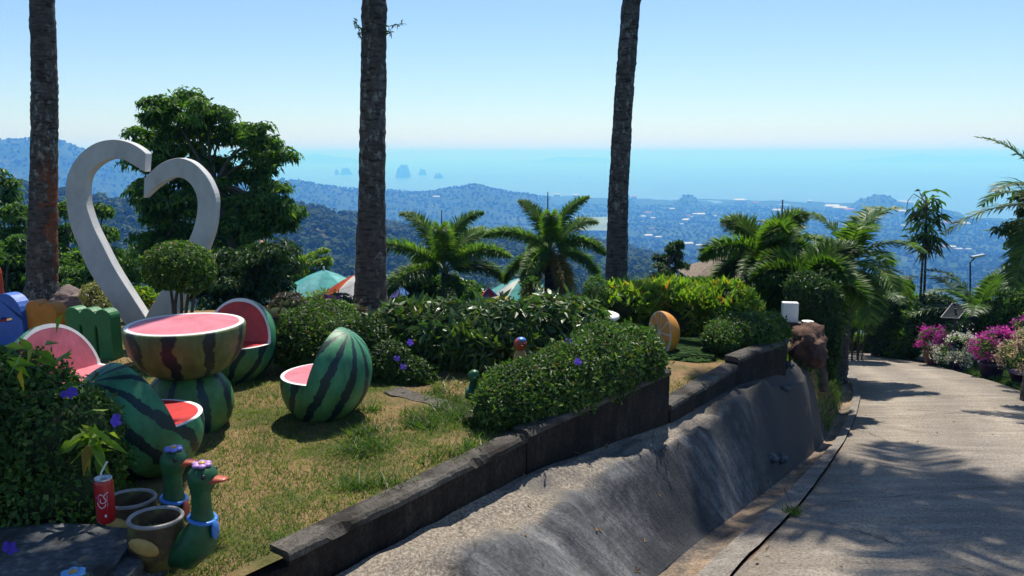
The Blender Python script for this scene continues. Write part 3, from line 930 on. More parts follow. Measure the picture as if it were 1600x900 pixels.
gz = ground(xy[:, 0], xy[:, 1]); xy = xy[gz > SEA + 3]
plant_mass('wood', 'hazy blue wood on the far hills and coastal plain', xy, rng.uniform(5, 10, len(xy)), tree_protos('far', 6))

# haze: the air between the garden and the islands
mb = MB()
mb.box((0, 0, (SEA - 60 + 104) / 2), (90000, 90000, 104 - SEA + 60))
hz, nt_, nd_, lk_, bs_ = newmat('haze_air')
nd_.remove(bs_)
pv = nd_.new('ShaderNodeVolumePrincipled')
pv.inputs['Color'].default_value = (.1, .34, 1.0, 1)
pv.inputs['Absorption Color'].default_value = (.8, .9, 1, 1)
pv.inputs['Density'].default_value = 4.0e-4
pv.inputs['Anisotropy'].default_value = 0.1
lk_.new(pv.outputs[0], nd_['Material Output'].inputs['Volume'])
ho = mk('haze', mb, 'haze_air', kind='stuff')
tag(ho, 'pale blue haze lying over the sea and the far hills')

# ------------------------------------------------------------------ plant builders
def leaf_quads(P, N, L, W, out=.4, droop=.2, jit=.6, fold=.18, r_=None, spread=.35):
    """folded pointed leaves: four corners, two faces"""
    r_ = r_ or rng
    n = len(P)
    tang = np.cross(N, r_.normal(size=(n, 3)))
    d = norm(norm(tang) + N * out + A([0, 0, -droop]) + .2 * r_.normal(size=(n, 3)))
    nn = N + jit * r_.normal(size=(n, 3)); nn = norm(nn - d * np.sum(nn * d, 1, keepdims=True))
    sd = np.cross(d, nn)
    l = (L * r_.uniform(1 - spread, 1 + spread, n))[:, None]; w = (W * r_.uniform(1 - spread, 1 + spread, n))[:, None]
    b = P; tip = P + d * l - A([0, 0, 1]) * l * droop * .3
    m1 = P + d * l * .45 + sd * w * .5 + nn * w * fold; m2 = P + d * l * .45 - sd * w * .5 + nn * w * fold
    v = np.stack([b, m1, tip, m2], 1).reshape(-1, 3)
    k = np.arange(n)[:, None] * 4
    f = np.vstack([k + A([0, 1, 2]).astype(int), k + A([0, 2, 3]).astype(int)])
    return v, f

def ell_points(ells, n, lo=.9, hi=1.04, zmin=None, lump=.1, lsc=3.0, r_=None, up=0.0):
    """points and outward directions on the joined surface of several ellipsoids"""
    r_ = r_ or rng
    E_ = A(ells)
    wgt = E_[:, 3] * E_[:, 4] + E_[:, 4] * E_[:, 5] + E_[:, 3] * E_[:, 5]
    idx = r_.choice(len(E_), n * 2, p=wgt / wgt.sum())
    d = norm(r_.normal(size=(n * 2, 3)))
    if up: d[:, 2] = np.where(r_.uniform(size=n * 2) < up, np.abs(d[:, 2]), d[:, 2])
    c = E_[idx, :3]; s = E_[idx, 3:6]
    p0 = c + d * s
    lum = 1 + lump * (np.sin(p0[:, 0] * lsc * 3.1 + 1.3) * np.sin(p0[:, 1] * lsc * 2.7) + np.sin(p0[:, 2] * lsc * 3.7 + p0[:, 0] * lsc) * .7)
    p = c + d * s * (r_.uniform(lo, hi, (n * 2, 1)) * lum[:, None])
    ins = np.zeros(n * 2, bool)
    for e in E_:
        q = (p - e[:3]) / e[3:6]
        ins |= (np.sum(q * q, 1) < .72)
    ok = ~ins
    if zmin is not None:
        ok &= p[:, 2] > zmin
    p = p[ok][:n]; nn = norm((d / s)[ok][:n])
    return p, nn

def foliage_mb(ells, n, L, W, zmin=None, **kw):
    kw.setdefault('spread', .5)
    lk = {k: kw.pop(k) for k in ('out', 'droop', 'jit', 'fold', 'spread') if k in kw}
    p, nn = ell_points(ells, n, zmin=zmin, **kw)
    mb = MB(); v, f = leaf_quads(p, nn, L, W, **lk); mb.add(v, f)
    return mb

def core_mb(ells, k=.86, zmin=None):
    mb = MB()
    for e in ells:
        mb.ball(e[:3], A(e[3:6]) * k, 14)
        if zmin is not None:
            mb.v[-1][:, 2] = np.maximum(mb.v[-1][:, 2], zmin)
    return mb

def bush(name, label, cat, ells, n, L, W, mat, zmin, group=None, core=.86, flowers=None, stems=True, **kw):
    loc = (ells[0][0], ells[0][1], zmin)
    t = thing(name, label, cat, loc, 0, group)
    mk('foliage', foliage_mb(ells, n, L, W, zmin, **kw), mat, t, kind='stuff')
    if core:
        mk('inner_core', core_mb(ells, core, zmin), 'core_shade', t, smooth=True)  # solid dark core standing in for the shaded inside of the foliage
    p, nn = ell_points(ells, max(20, n // 40), 1.03, 1.2, zmin, .1)      # stray shoots
    P = np.repeat(p, 4, 0) + np.repeat(nn, 4, 0) * np.tile(A([0, .35, .7, 1.0]), len(p))[:, None] * L * -1.6 + rng.normal(0, L * .12, (len(p) * 4, 3))
    mb = MB(); v, f = leaf_quads(P, norm(np.repeat(nn, 4, 0) + .5 * rng.normal(size=P.shape)), L * 1.15, W * 1.1, 1.2, -.2); mb.add(v, f)
    mk('stray_shoots', mb, mat, t, kind='stuff')
    if stems:
        mb = MB()
        for e in ells[:4]:
            for q in range(3):
                a = q * 2.1 + e[0]
                mb.tube([(e[0] + .1 * e[3] * math.cos(a), e[1] + .1 * e[4] * math.sin(a), zmin - .05), (e[0] + .4 * e[3] * math.cos(a), e[1] + .4 * e[4] * math.sin(a), e[2])], [.02, .01], 5)
        mk('stem', mb, 'bark', t)
    return t

def flower(parent, p, size, mat, facing=(0, -1, .3), npet=5, name='flower'):
    """open five petalled flower, petals as broad folded leaves"""
    fc = norm(A(facing)); a1 = norm(np.cross(fc, A([.1, .2, 1.0]))); a2 = np.cross(fc, a1)
    mb = MB(); p = A(p)
    for k in range(npet):
        an = k * 2 * PI / npet + .3
        d = math.cos(an) * a1 + math.sin(an) * a2; s = np.cross(fc, d)
        v = [p, p + d * size * .55 + s * size * .48 + fc * size * .12, p + d * size + s * size * .2 - fc * size * .05, p + d * size - s * size * .2 - fc * size * .05, p + d * size * .55 - s * size * .48 + fc * size * .12]
        mb.add(v, [(0, 1, 2), (0, 2, 3), (0, 3, 4)])
    o = mk(name, mb, mat, parent)
    th_ = MB(); th_.tube([p - fc * size * .9, p - fc * size * .1, p + fc * size * .06], [size * .1, size * .2, size * .17], 7)
    mk('throat', th_, 'petal_white', o, local=False) if False else None
    return o

# palm fronds: a ribbed midrib with leaflets each side
def frond_mb(base, az, elev, length, bend, nl=46, ll=.45, lw=.03, style='feather', twist=0.0, r_=None):
    r_ = r_ or rng
    K = 14
    p = A(base); e = elev; pts = [p]; dirs = []
    for k in range(K):
        d = A([math.cos(az) * math.cos(e), math.sin(az) * math.cos(e), math.sin(e)])
        dirs.append(d); p = p + d * length / K; pts.append(p)
        e -= bend / K * (.4 + 1.2 * k / K)
    dirs.append(dirs[-1]); pts = A(pts); dirs = A(dirs)
    mb = MB()
    mb.tube(pts[:-1], np.linspace(.022, .004, K) * (length / 1.8) ** .5, 5)
    tt = np.linspace(.13, .995, nl)
    P = np.stack([np.interp(tt * K, np.arange(K + 1), pts[:, q]) for q in range(3)], 1)
    D = norm(np.stack([np.interp(tt * K, np.arange(K + 1), dirs[:, q]) for q in range(3)], 1))
    side = norm(np.cross(D, A([0, 0, 1.0]) + .001)); upv = np.cross(side, D)
    prof = np.sin(np.clip(tt * .86 + .14, 0, 1) * PI) ** .55
    prof = np.maximum(prof, .25)
    V = []; 
    reps = [(-1, 0.0), (1, 0.0)] if style == 'feather' else [(-1, .9), (1, .9), (-1, .35), (1, .35), (-1, -.1), (1, -.1), (-1, -.65), (1, -.65)]
    for sgn, lift in reps:
        n = len(tt)
        lift_ = lift + (.22 if style == 'feather' else 0) + r_.normal(0, .12, n)
        d = norm(side * sgn * np.cos(lift_)[:, None] + upv * np.sin(lift_)[:, None] + D * r_.uniform(.45, .8, (n, 1)))
        l = (ll * prof * r_.uniform(.85, 1.12, n))[:, None]
        droop = r_.uniform(.25, .55, (n, 1)) if style == 'feather' else r_.uniform(.1, .35, (n, 1))
        mid = P + d * l * .5 - A([0, 0, 1]) * l * droop * .12
        tip = P + d * l * .97 - A([0, 0, 1]) * l * droop * .62
        wv = norm(np.cross(d, upv + .2 * r_.normal(size=(n, 3)))) * lw * .5
        V.append(np.stack([P - wv * .5, P + wv * .5, mid + wv, tip, mid - wv], 1))
    V = np.concatenate(V, 0); n = len(V)
    k = np.arange(n)[:, None] * 5
    f4 = k + np.array([0, 1, 2, 4]); f3 = k + np.array([4, 2, 3])
    s0 = mb.n
    mb.v.append(V.reshape(-1, 3)); mb.n += n * 5
    mb.f += [f4 + s0, f3 + s0]; mb.m += [np.ones(n, int), np.ones(n, int)]
    return mb

def trunk_mb(pts, rads, ring=.1, n=18, amp=.05):
    """ringed palm trunk through the given points"""
    p = A(pts)
    d = np.r_[0, np.cumsum(np.linalg.norm(np.diff(p, axis=0), axis=1))]
    k = int(d[-1] / ring * 2) + 2
    t = np.linspace(0, d[-1], k)
    q = np.stack([np.interp(t, d, p[:, c]) for c in range(3)], 1)
    for _ in range(6):
        q[1:-1] = (q[:-2] + 2 * q[1:-1] + q[2:]) / 4
    r = np.interp(t, d, rads)
    r = r * (1 + amp * np.where(np.arange(k) % 2 == 0, .35, -.3) + amp * .5 * rng.normal(size=k))
    mb = MB(); mb.tube(q, r, n)
    v = mb.v[0]
    ax = np.repeat(q, n, axis=0)
    off = v - ax
    nn = np.array([nz(a[0] * 7, a[1] * 7, a[2] * 5, 1.0, 2) for a in v])
    mb.v[0] = ax + off * (1 + .06 * nn)[:, None]
    return mb

def palm(name, label, base, top, r0, r1, fronds, mats, style, bark='palm_bark', group=None, extra=None, flare=1.5):
    t = thing(name, label, 'palm', base, 0, group)
    b, tp = A(base), A(top)
    pts = [b, b + (tp - b) * .08, b + (tp - b) * .5, tp]
    mk('trunk', trunk_mb(pts, [r0 * flare, r0 * 1.08, (r0 + r1) / 2, r1]), bark, t, smooth=True)
    for fr in fronds:
        mi = fr.pop('mat', 0)
        mk('frond', frond_mb(tp + A([0, 0, fr.pop('dz', 0)]), style=fr.pop('style', style), **fr), ['bark' if mats[mi] == 'frond_dry' else 'frond_rib', mats[mi]], t)
    return t
mat_plain('frond_rib', (.12, .16, .05), .5, .4, .2, 10)

def crown_fronds(n, length, e0, e1, bend, nl, ll, lw, seed, mat=lambda k, n: 0):
    r_ = np.random.default_rng(seed); out = []
    for k in range(n):
        q = k / max(1, n - 1)
        out.append(dict(az=k * 2.39996 + r_.uniform(-.25, .25), elev=e0 + (e1 - e0) * q + r_.uniform(-.1, .1), length=length * r_.uniform(.85, 1.1), bend=bend * r_.uniform(.8, 1.2), nl=nl, ll=ll, lw=lw, mat=mat(k, n)))
    return out

# ------------------------------------------------------------------ walls of the garden
def wall_piece(name, label, p0, p1, h0, zb0, zb1, thick, mat, top_mat='kerb_concrete', cope=.0, zt1=None, n=60):
    """low wall; its front face runs from p0 to p1, the top edge is worn"""
    p0, p1 = A(p0), A(p1)
    zt0 = p0[2]; zt1 = p1[2]
    d = p1 - p0; d[2] = 0; L = np.linalg.norm(d); d /= L
    back = A([-d[1], d[0], 0])
    t_ = thing(name, label, 'wall', (p0[0], p0[1], zb0))
    body = MB(); v = []
    for i in range(n):
        q = i / (n - 1); c = p0 + d * L * q
        zt = zt0 * (1 - q) + zt1 * q + .006 * nz(c[0] * 6, c[1] * 6, 1) - .045; zb = zb0 * (1 - q) + zb1 * q - .12
        w = .006 * nz(c[0] * 3, c[1] * 3, 4)
        ff = c - back * w
        for (bk, z) in ((0, zb), (0, (zb + zt) / 2), (0, zt), (thick, zt), (thick, zb)):
            v.append((ff[0] + back[0] * bk, ff[1] + back[1] * bk, z + (.0 if bk else 0)))
    m = 5
    f = []
    for i in range(n - 1):
        for j in range(m):
            f.append((i * m + j, (i + 1) * m + j, (i + 1) * m + (j + 1) % m, i * m + (j + 1) % m))
    f += [tuple(range(m)), tuple(range((n - 1) * m + m - 1, (n - 1) * m - 1, -1))]
    body.add(v, f); mk('wall_body', body, mat, t_)
    cp = MB(); v = []
    for i in range(n):
        q = i / (n - 1); c = p0 + d * (-.004 + (L + .008) * q)
        zt = zt0 * (1 - q) + zt1 * q + .004 * nz(c[0] * 2, c[1] * 2, 1)
        e = .012 + .02 * abs(nz(c[0] * 9, c[1] * 9, 2)) + (.035 if nz(c[0] * 5, c[1] * 5, 12) > .42 else 0)
        fr = c - back * (.012 + .006 * nz(c[0] * 3, c[1] * 3, 4)); bk = c + back * (thick + .006)
        bv_ = zt + .006 * nz(c[0] * 7, c[1] * 7, 8)
        v += [(fr[0], fr[1], zt - .048), (fr[0], fr[1], zt - e), (fr[0] + back[0] * e, fr[1] + back[1] * e, zt),
              ((fr[0] + bk[0]) / 2, (fr[1] + bk[1]) / 2, bv_), (bk[0], bk[1], zt), (bk[0], bk[1], zt - .048)]
    m = 6; f = []
    for i in range(n - 1):
        for j in range(m):
            f.append((i * m + j, (i + 1) * m + j, (i + 1) * m + (j + 1) % m, i * m + (j + 1) % m))
    f += [tuple(range(m)), tuple(range((n - 1) * m + m - 1, (n - 1) * m - 1, -1))]
    cp.add(v, f); mk('coping', cp, top_mat, t_)
    return t_
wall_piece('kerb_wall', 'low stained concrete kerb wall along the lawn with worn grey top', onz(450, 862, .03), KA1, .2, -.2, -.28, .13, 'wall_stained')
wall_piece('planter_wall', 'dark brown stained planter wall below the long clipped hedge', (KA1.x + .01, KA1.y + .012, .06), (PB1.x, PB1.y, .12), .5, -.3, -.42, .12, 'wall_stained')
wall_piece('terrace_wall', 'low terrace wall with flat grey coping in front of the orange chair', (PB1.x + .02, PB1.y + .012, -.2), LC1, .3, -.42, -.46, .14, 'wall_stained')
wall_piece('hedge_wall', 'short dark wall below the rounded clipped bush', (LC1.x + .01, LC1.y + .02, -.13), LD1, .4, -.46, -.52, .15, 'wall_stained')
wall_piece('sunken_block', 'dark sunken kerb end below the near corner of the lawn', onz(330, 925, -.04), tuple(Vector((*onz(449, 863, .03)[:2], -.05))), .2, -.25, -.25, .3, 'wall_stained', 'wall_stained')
# end face of the planter and narrow edging
pe = thing('edging_strip', 'narrow worn concrete edging between lawn and hedge bed', 'edging', onz(790, 668, .01))
p0, p1 = onz(612, 610, 0), onz(800, 668, 0)
mb = MB(); v = []
d = A(p1 - p0); L = np.linalg.norm(d); d /= L; bk = A([-d[1], d[0], 0])
for i in range(24):
    c = A(p0) + d * L * i / 23 + bk * .012 * nz(i * .4, 2)
    z = .008 + .008 * nz(i * .5, 7) + lawn_z(c[0], c[1])
    w = .08 + .03 * nz(i * .3, 5)
    for a, zz in ((-w, -.04), (-w, z), (w, z + .004), (w, -.04)):
        v.append((c[0] + bk[0] * a, c[1] + bk[1] * a, zz))
f = [(i * 4 + j, (i + 1) * 4 + j, (i + 1) * 4 + j + 1, i * 4 + j + 1) for i in range(23) for j in range(3)]
mb.add(v, f); mk('edging', mb, 'kerb_concrete', pe)

# ------------------------------------------------------------------ tall palms whose trunks cross the picture
def tall_palm(label, pts_px, Y, rad_px, crown_h, seed, bark, nfr=17, lean_y=0.0, flen=3.6, lean_x=0.0):
    p = [A(at(x, y, Y)) for x, y in pts_px]
    g = p[0][2]
    d = (p[-1] - p[1]) / (p[-1][2] - p[1][2])
    top = p[-1] + d * (crown_h - p[-1][2]); top[1] += lean_y; top[0] += lean_x
    base = tuple(p[0])
    t = thing('coconut_palm', label, 'palm', base, 0, 'tall palms rising through the garden')
    sc = Y / FPX
    rr = [rad_px[0] * sc] + [r * sc for r in rad_px[1:]]
    allp = p + [top]
    mk('trunk', trunk_mb(allp, rr + [rr[-1] * .8], .09, 22, .03), bark, t, smooth=True)
    mb = MB(); mb.ball(top + A([0, 0, .1]), (.3, .3, .5), 10); mk('crown_shaft', mb, 'frond_rib', t, smooth=True)
    for fr in crown_fronds(nfr, flen, 1.25, -.35, 1.5, 62, .85, .055, seed):
        fr.pop('mat')
        mk('frond', frond_mb(top, **fr), ['frond_rib', 'frond'], t)
    return t, top
tp1, top1 = tall_palm('thick grey palm trunk with rust red lichen beside the heart sculpture', [(65, 492), (66, 440), (68, 300), (70, 150), (66, 0)], 11.0, [31, 23, 19.5, 18.5, 17], 13.5, 11, 'palm_bark_rust', 16)
tp2, top2 = tall_palm('dark palm trunk with white lichen spots standing behind the hedge', [(579, 520), (579, 460), (581, 300), (583, 150), (585, 0)], 10.0, [34, 26, 20.5, 19.5, 18.5], 14.0, 23, 'palm_bark', 18, -.8, 3.1, -1.3)
tp3, top3 = tall_palm('slender leaning palm trunk behind the lime green bush', [(961, 500), (963, 440), (966, 300), (975, 150), (986, 0)], 12.5, [21, 17.5, 15.5, 14.5, 13.5], 10.6, 35, 'palm_bark', 16, .5, 2.8, 3.1)
# sprig growing from the middle trunk
t = thing('epiphyte', 'small leafy sprig growing from the trunk of the middle palm', 'plant', at(584, 45, 9.85))
for nm, pts in (('sprig', [(583, 48), (600, 42), (615, 40), (630, 36)]), ('sprig', [(584, 50), (566, 46), (558, 38), (553, 28)]), ('sprig', [(583, 48), (604, 48), (612, 52)]), ('sprig', [(584, 50), (566, 50), (560, 54)])):
    q = A([at(x, y, 9.85 + .05 * k) for k, (x, y) in enumerate(pts)])
    mb = MB(); mb.tube(q, .004, 4)
    tt = rng.uniform(.35, 1, 26) * (len(q) - 1)
    P = np.stack([np.interp(tt, np.arange(len(q)), q[:, c]) for c in range(3)], 1)
    v, f = leaf_quads(P, norm(rng.normal(size=P.shape)), .06, .016, .3, .5)
    mb.add(v, f, 1); mk(nm, mb, ['bark', 'leaf_dark'], t)

# ------------------------------------------------------------------ heart sculpture
HY = 8.6
hL_o = [(228, 240), (219, 232), (204, 223.5), (186, 218.5), (168, 218.5), (150, 223), (132, 234), (117, 250), (106.5, 270), (102, 291), (103, 315), (106, 336), (112, 360), (123, 387), (135, 417), (150, 441), (168, 467), (186, 494), (202, 517), (214, 535)]
hL_i = [(246, 528), (235, 509), (224, 491), (208, 466), (190, 438), (174, 411), (159, 381), (147, 357), (138, 333), (133.5, 315), (133, 291), (138, 273), (150, 259), (165, 250.5), (180, 248), (195, 250.5), (210, 259), (226, 269)]
hR_o = [(225, 279), (237, 267), (252, 255), (270, 248), (285, 247.5), (303, 255), (321, 273), (331, 291), (336.5, 309), (336, 333), (333, 357), (325, 383), (314, 412), (302, 440), (288, 468), (274, 495), (258, 522), (250, 535)]
hR_i = [(214, 530), (228, 494), (242, 470), (256, 446), (270, 423), (283, 400), (295, 375), (303, 354), (308, 330), (307.5, 309), (300, 291), (288, 280), (273, 277), (258, 283), (240, 295), (224, 310)]
def px_out(lst, Y):
    return [(at(x, y, Y).x, at(x, y, Y).z) for x, y in lst]
def chaikin_keep(pts, corners):
    return pts
def bevel_obj(o, w, seg=2, ang=.6):
    b = o.modifiers.new('bevel', 'BEVEL'); b.width = w; b.segments = seg; b.limit_method = 'ANGLE'; b.angle_limit = ang
t = thing('heart_sculpture', 'tall grey white open heart sculpture with its two arms parted on top', 'sculpture', at(232, 530, HY))
def dens(lst, k=3):
    p = A(lst); n = len(p); tt = np.linspace(0, n - 1, (n - 1) * k + 1)
    out = []
    for q in tt:
        i = min(n - 2, int(q)); f = q - i
        p0, p1, p2, p3 = p[max(0, i - 1)], p[i], p[i + 1], p[min(n - 1, i + 2)]
        out.append(.5 * ((2 * p1) + (-p0 + p2) * f + (2 * p0 - 5 * p1 + 4 * p2 - p3) * f * f + (-p0 + 3 * p1 - 3 * p2 + p3) * f ** 3))
    return [tuple(x) for x in out]
for oo, ii, dy in ((hL_o, hL_i, 0.0), (hR_o, hR_i, .012)):
    mb = MB()
    mb.prism(px_out(dens(oo) + dens(ii), HY + dy), HY + dy, HY + dy + .15)
    o = mk('heart_arm', mb, 'heart_paint', t); bevel_obj(o, .008, 2, .9)

# ------------------------------------------------------------------ painted letters
def letter(name, label, outline, w, h, base, rz, mat, depth=.13):
    t = thing(name, label, 'letter', base, rz, 'painted letters on the lawn')
    o = [(x * w, z * h) for x, z in outline]
    mb = MB(); mb.prism(o, -depth / 2, depth / 2)
    ob = mk('letter_block', mb, mat, t, local=True); bevel_obj(ob, .022, 3, .5)
    return t
def arc(cx, cz, rx, rz_, a0, a1, n=10):
    return [(cx + rx * math.cos(a0 + (a1 - a0) * k / (n - 1)), cz + rz_ * math.sin(a0 + (a1 - a0) * k / (n - 1))) for k in range(n)]
m_out = [(-.5, 0), (-.5, .82)] + arc(-.33, .84, .17, .16, PI, .35, 8) + arc(0, .84, .17, .16, PI - .5, .35, 8) + arc(.33, .84, .17, .16, PI - .5, 0, 9) + \
    [(.5, 0), (.53, -.02), (.2, -.02), (.2, .05), (.19, .62), (.165, .66), (.14, .62), (.14, 0), (-.14, 0), (-.14, .62), (-.165, .66), (-.19, .62), (-.2, 0)]
m_out = [(x, z) for x, z in m_out if not (x == .53)]
r_out = [(-.5, 0), (-.5, .78)] + arc(-.24, .8, .26, .2, PI, .5, 9) + arc(.24, .78, .27, .2, PI - .6, -.3, 10) + [(.4, .52), (.12, .52), (0, .42), (-.02, 0)]
a_out = [(-.45, .0), (.5, .0), (.5, .62)] + arc(.06, .6, .44, .4, 0, PI, 14) + [(-.4, .52), (-.16, .5), (-.08, .56), (.2, .56), (.2, .5), (-.1, .47), (-.42, .4)] + arc(-.3, .2, .2, .2, PI * .8, PI * 1.4, 6)
l_out = [(-.5, 0), (-.5, .86)] + arc(0, .86, .5, .14, PI, 0, 9) + [(.5, 0)]
letter('letter_block', 'green painted letter m standing beside the melon table', m_out, .56, .49, onz(150, 557, .0), math.radians(-18), 'paint_green')
letter('letter_block', 'orange painted letter r between the green and blue letters', r_out, .42, .5, onz(78, 545, .0), math.radians(-20), 'paint_orange')
letter('letter_block', 'blue painted letter a with rounded top behind the pink melon seat', a_out, .5, .56, onz(22, 541, .0), math.radians(-22), 'paint_blue')
letter('letter_block', 'tall red painted letter stroke above the blue letter', l_out, .3, .85, onz(-8, 534, .0), math.radians(-24), 'paint_red')

# ------------------------------------------------------------------ melon furniture
def melon_attr(v, axis):
    ax = norm(A(axis)); x = norm(np.cross(A([.3, 1, .2]), ax)); y = np.cross(ax, x)
    return np.stack([v @ x, v @ y, v @ ax], 1)

def melon_table(loc):
    t = thing('melon_table', 'round table like a halved watermelon with pink top', 'table', loc)
    prof = [(.16, .385), (.2, .39), (.27, .425), (.335, .485), (.38, .56), (.405, .65), (.413, .735), (.408, .75), (.4, .752)]
    mb = MB(); mb.lathe(prof, 56)
    o = mk('bowl', mb, 'melon_bowl', t, local=True, smooth=True, attrs={'axisdir': ('FLOAT_VECTOR', np.vstack(mb.v) - A([0, 0, .55]))})
    mb = MB(); mb.lathe([(.405, .744), (.398, .755), (.37, .756), (.366, .752)], 56); mk('rind_rim', mb, 'rind_white', t, local=True, smooth=True)
    mb = MB(); mb.lathe([(.369, .7535), (.2, .7545), (.001, .755)], 56); mk('table_top', mb, 'flesh_pink', t, local=True, smooth=True)
    prof = [(.235, -.02), (.275, .05), (.3, .13), (.3, .21), (.28, .29), (.24, .35), (.19, .392), (.12, .41)]
    mb = MB(); mb.lathe(prof, 56)
    mk('foot', mb, 'melon_foot', t, local=True, smooth=True, attrs={'axisdir': ('FLOAT_VECTOR', np.vstack(mb.v) - A([0, 0, .2]))})
    return t

def melon_chair(label, loc, face, flesh_seat, flesh_back, s=1.0, tilt=.5):
    """half cut melon: seat plane and back plane; local +x is the way it faces"""
    t = thing('melon_chair', label, 'chair', loc, math.atan2(face[1], face[0]), 'watermelon seats round the table')
    ax = A([-math.sin(tilt), 0, math.cos(tilt)])
    bm = bmesh.new()
    bmesh.ops.create_uvsphere(bm, u_segments=64, v_segments=40, radius=1.0)
    R_ = np.stack([A([math.cos(tilt), 0, math.sin(tilt)]), A([0, 1, 0]), ax], 1)
    for v_ in bm.verts:
        q = R_ @ (A(v_.co) * A([.335, .345, .40])) * s
        v_.co = (q[0], q[1], q[2] + .315 * s)
    seat = .33 * s
    bp = Vector((.0 * s, 0, seat)); bn = Vector((math.cos(.28), 0, math.sin(.28)))
    geo = bm.verts[:] + bm.edges[:] + bm.faces[:]
    bmesh.ops.bisect_plane(bm, geom=geo, plane_co=(0, 0, seat), plane_no=(0, 0, 1))
    geo = bm.verts[:] + bm.edges[:] + bm.faces[:]
    bmesh.ops.bisect_plane(bm, geom=geo, plane_co=bp, plane_no=bn)
    kill = [f for f in bm.faces if f.calc_center_median().z > seat and (f.calc_center_median() - bp).dot(bn) > 0]
    bmesh.ops.delete(bm, geom=kill, context='FACES')
    bnd = [v_.co.copy() for v_ in bm.verts if any(e.is_boundary for e in v_.link_edges)]
    for v_ in bm.verts:
        v_.co.z = max(v_.co.z, -.015)
    me = bpy.data.meshes.new('melon_shell'); bm.normal_update(); bm.to_mesh(me); bm.free()
    me.materials.append(M['melon_rind'])
    co = np.zeros(len(me.vertices) * 3, np.float32); me.vertices.foreach_get('co', co); co = co.reshape(-1, 3).astype(float)
    aa = me.attributes.new('axisdir', 'FLOAT_VECTOR', 'POINT')
    aa.data.foreach_set('vector', melon_attr((co - A([0, 0, .315 * s])) / s, ax).astype(np.float32).ravel())
    me.polygons.foreach_set('use_smooth', np.ones(len(me.polygons), bool))
    o = bpy.data.objects.new('melon_shell', me); COL.objects.link(o); o.parent = t
    eps = .004
    fr = [p for p in bnd if abs(p.z - seat) < 1e-3 and (p - bp).dot(bn) > -1e-3]
    bk = [p for p in bnd if abs((p - bp).dot(bn)) < 1e-3 and p.z > seat - 1e-3]
    w = .032 * s
    for nm, pts, mat, nrm in (('seat', fr, flesh_seat, Vector((0, 0, 1))), ('backrest', bk, flesh_back, bn)):
        u1 = Vector((0, 1, 0)); u2 = nrm.cross(u1)
        c = sum(pts, Vector()) / len(pts)
        pts = sorted(pts, key=lambda p: math.atan2((p - c).dot(u2), (p - c).dot(u1)))
        # outer arc from one end of the hinge line to the other
        hinge = lambda p: abs(p.z - seat) < 2e-3 and abs((p - bp).dot(bn)) < 2e-3
        n = len(pts)
        k0 = [i for i in range(n) if hinge(pts[i])]
        inner = []
        for p in pts:
            if hinge(p):
                q = p.copy(); q.y -= math.copysign(w, p.y)
            else:
                q = p + (c - p).normalized() * w
                if nm == 'seat' and q.x < bp.x: q.x = bp.x
                if nm == 'backrest' and q.z < seat: q.z = seat
            inner.append(q)
        lift = nrm * eps
        mb = MB(); mb.add([tuple(p + lift * .5) for p in pts] + [tuple(q + lift) for q in inner],
                          [(i, (i + 1) % n, n + (i + 1) % n, n + i) for i in range(n) if not (hinge(pts[i]) and hinge(pts[(i + 1) % n]))])
        part = mk(nm, MB().add([tuple(q + lift * .9) for q in inner], [tuple(range(n))]), mat, t, local=True)
        mk('rind_rim', mb, 'rind_white', part, local=True)
    return t
tl = onz(300, 664, 0)
melon_table((tl.x, tl.y, .0))
TBL = A([tl.x, tl.y])
def chair_at(label, px, py, face, *a, **k):
    p = onz(px, py, 0)
    return melon_chair(label, (p.x, p.y, lawn_z(p.x, p.y)), face, *a, **k)
chair_at('watermelon chair with its striped back turned and pink seat facing the table', 513, 648, (-1, .22), 'flesh_pink', 'flesh_pink', s=.97)
chair_at('watermelon chair with deep red seat and back half hidden behind the table', 373, 588, (-.3, -1), 'flesh_red', 'flesh_red', s=1.0)
chair_at('pink watermelon chair beside the painted letters', 100, 652, (.95, -.42), 'flesh_pink', 'flesh_pink', s=1.02)
chair_at('watermelon chair seen from behind next to the duck planters', 224, 736, (.52, .85), 'flesh_red', 'flesh_red', s=1.04, tilt=.75)

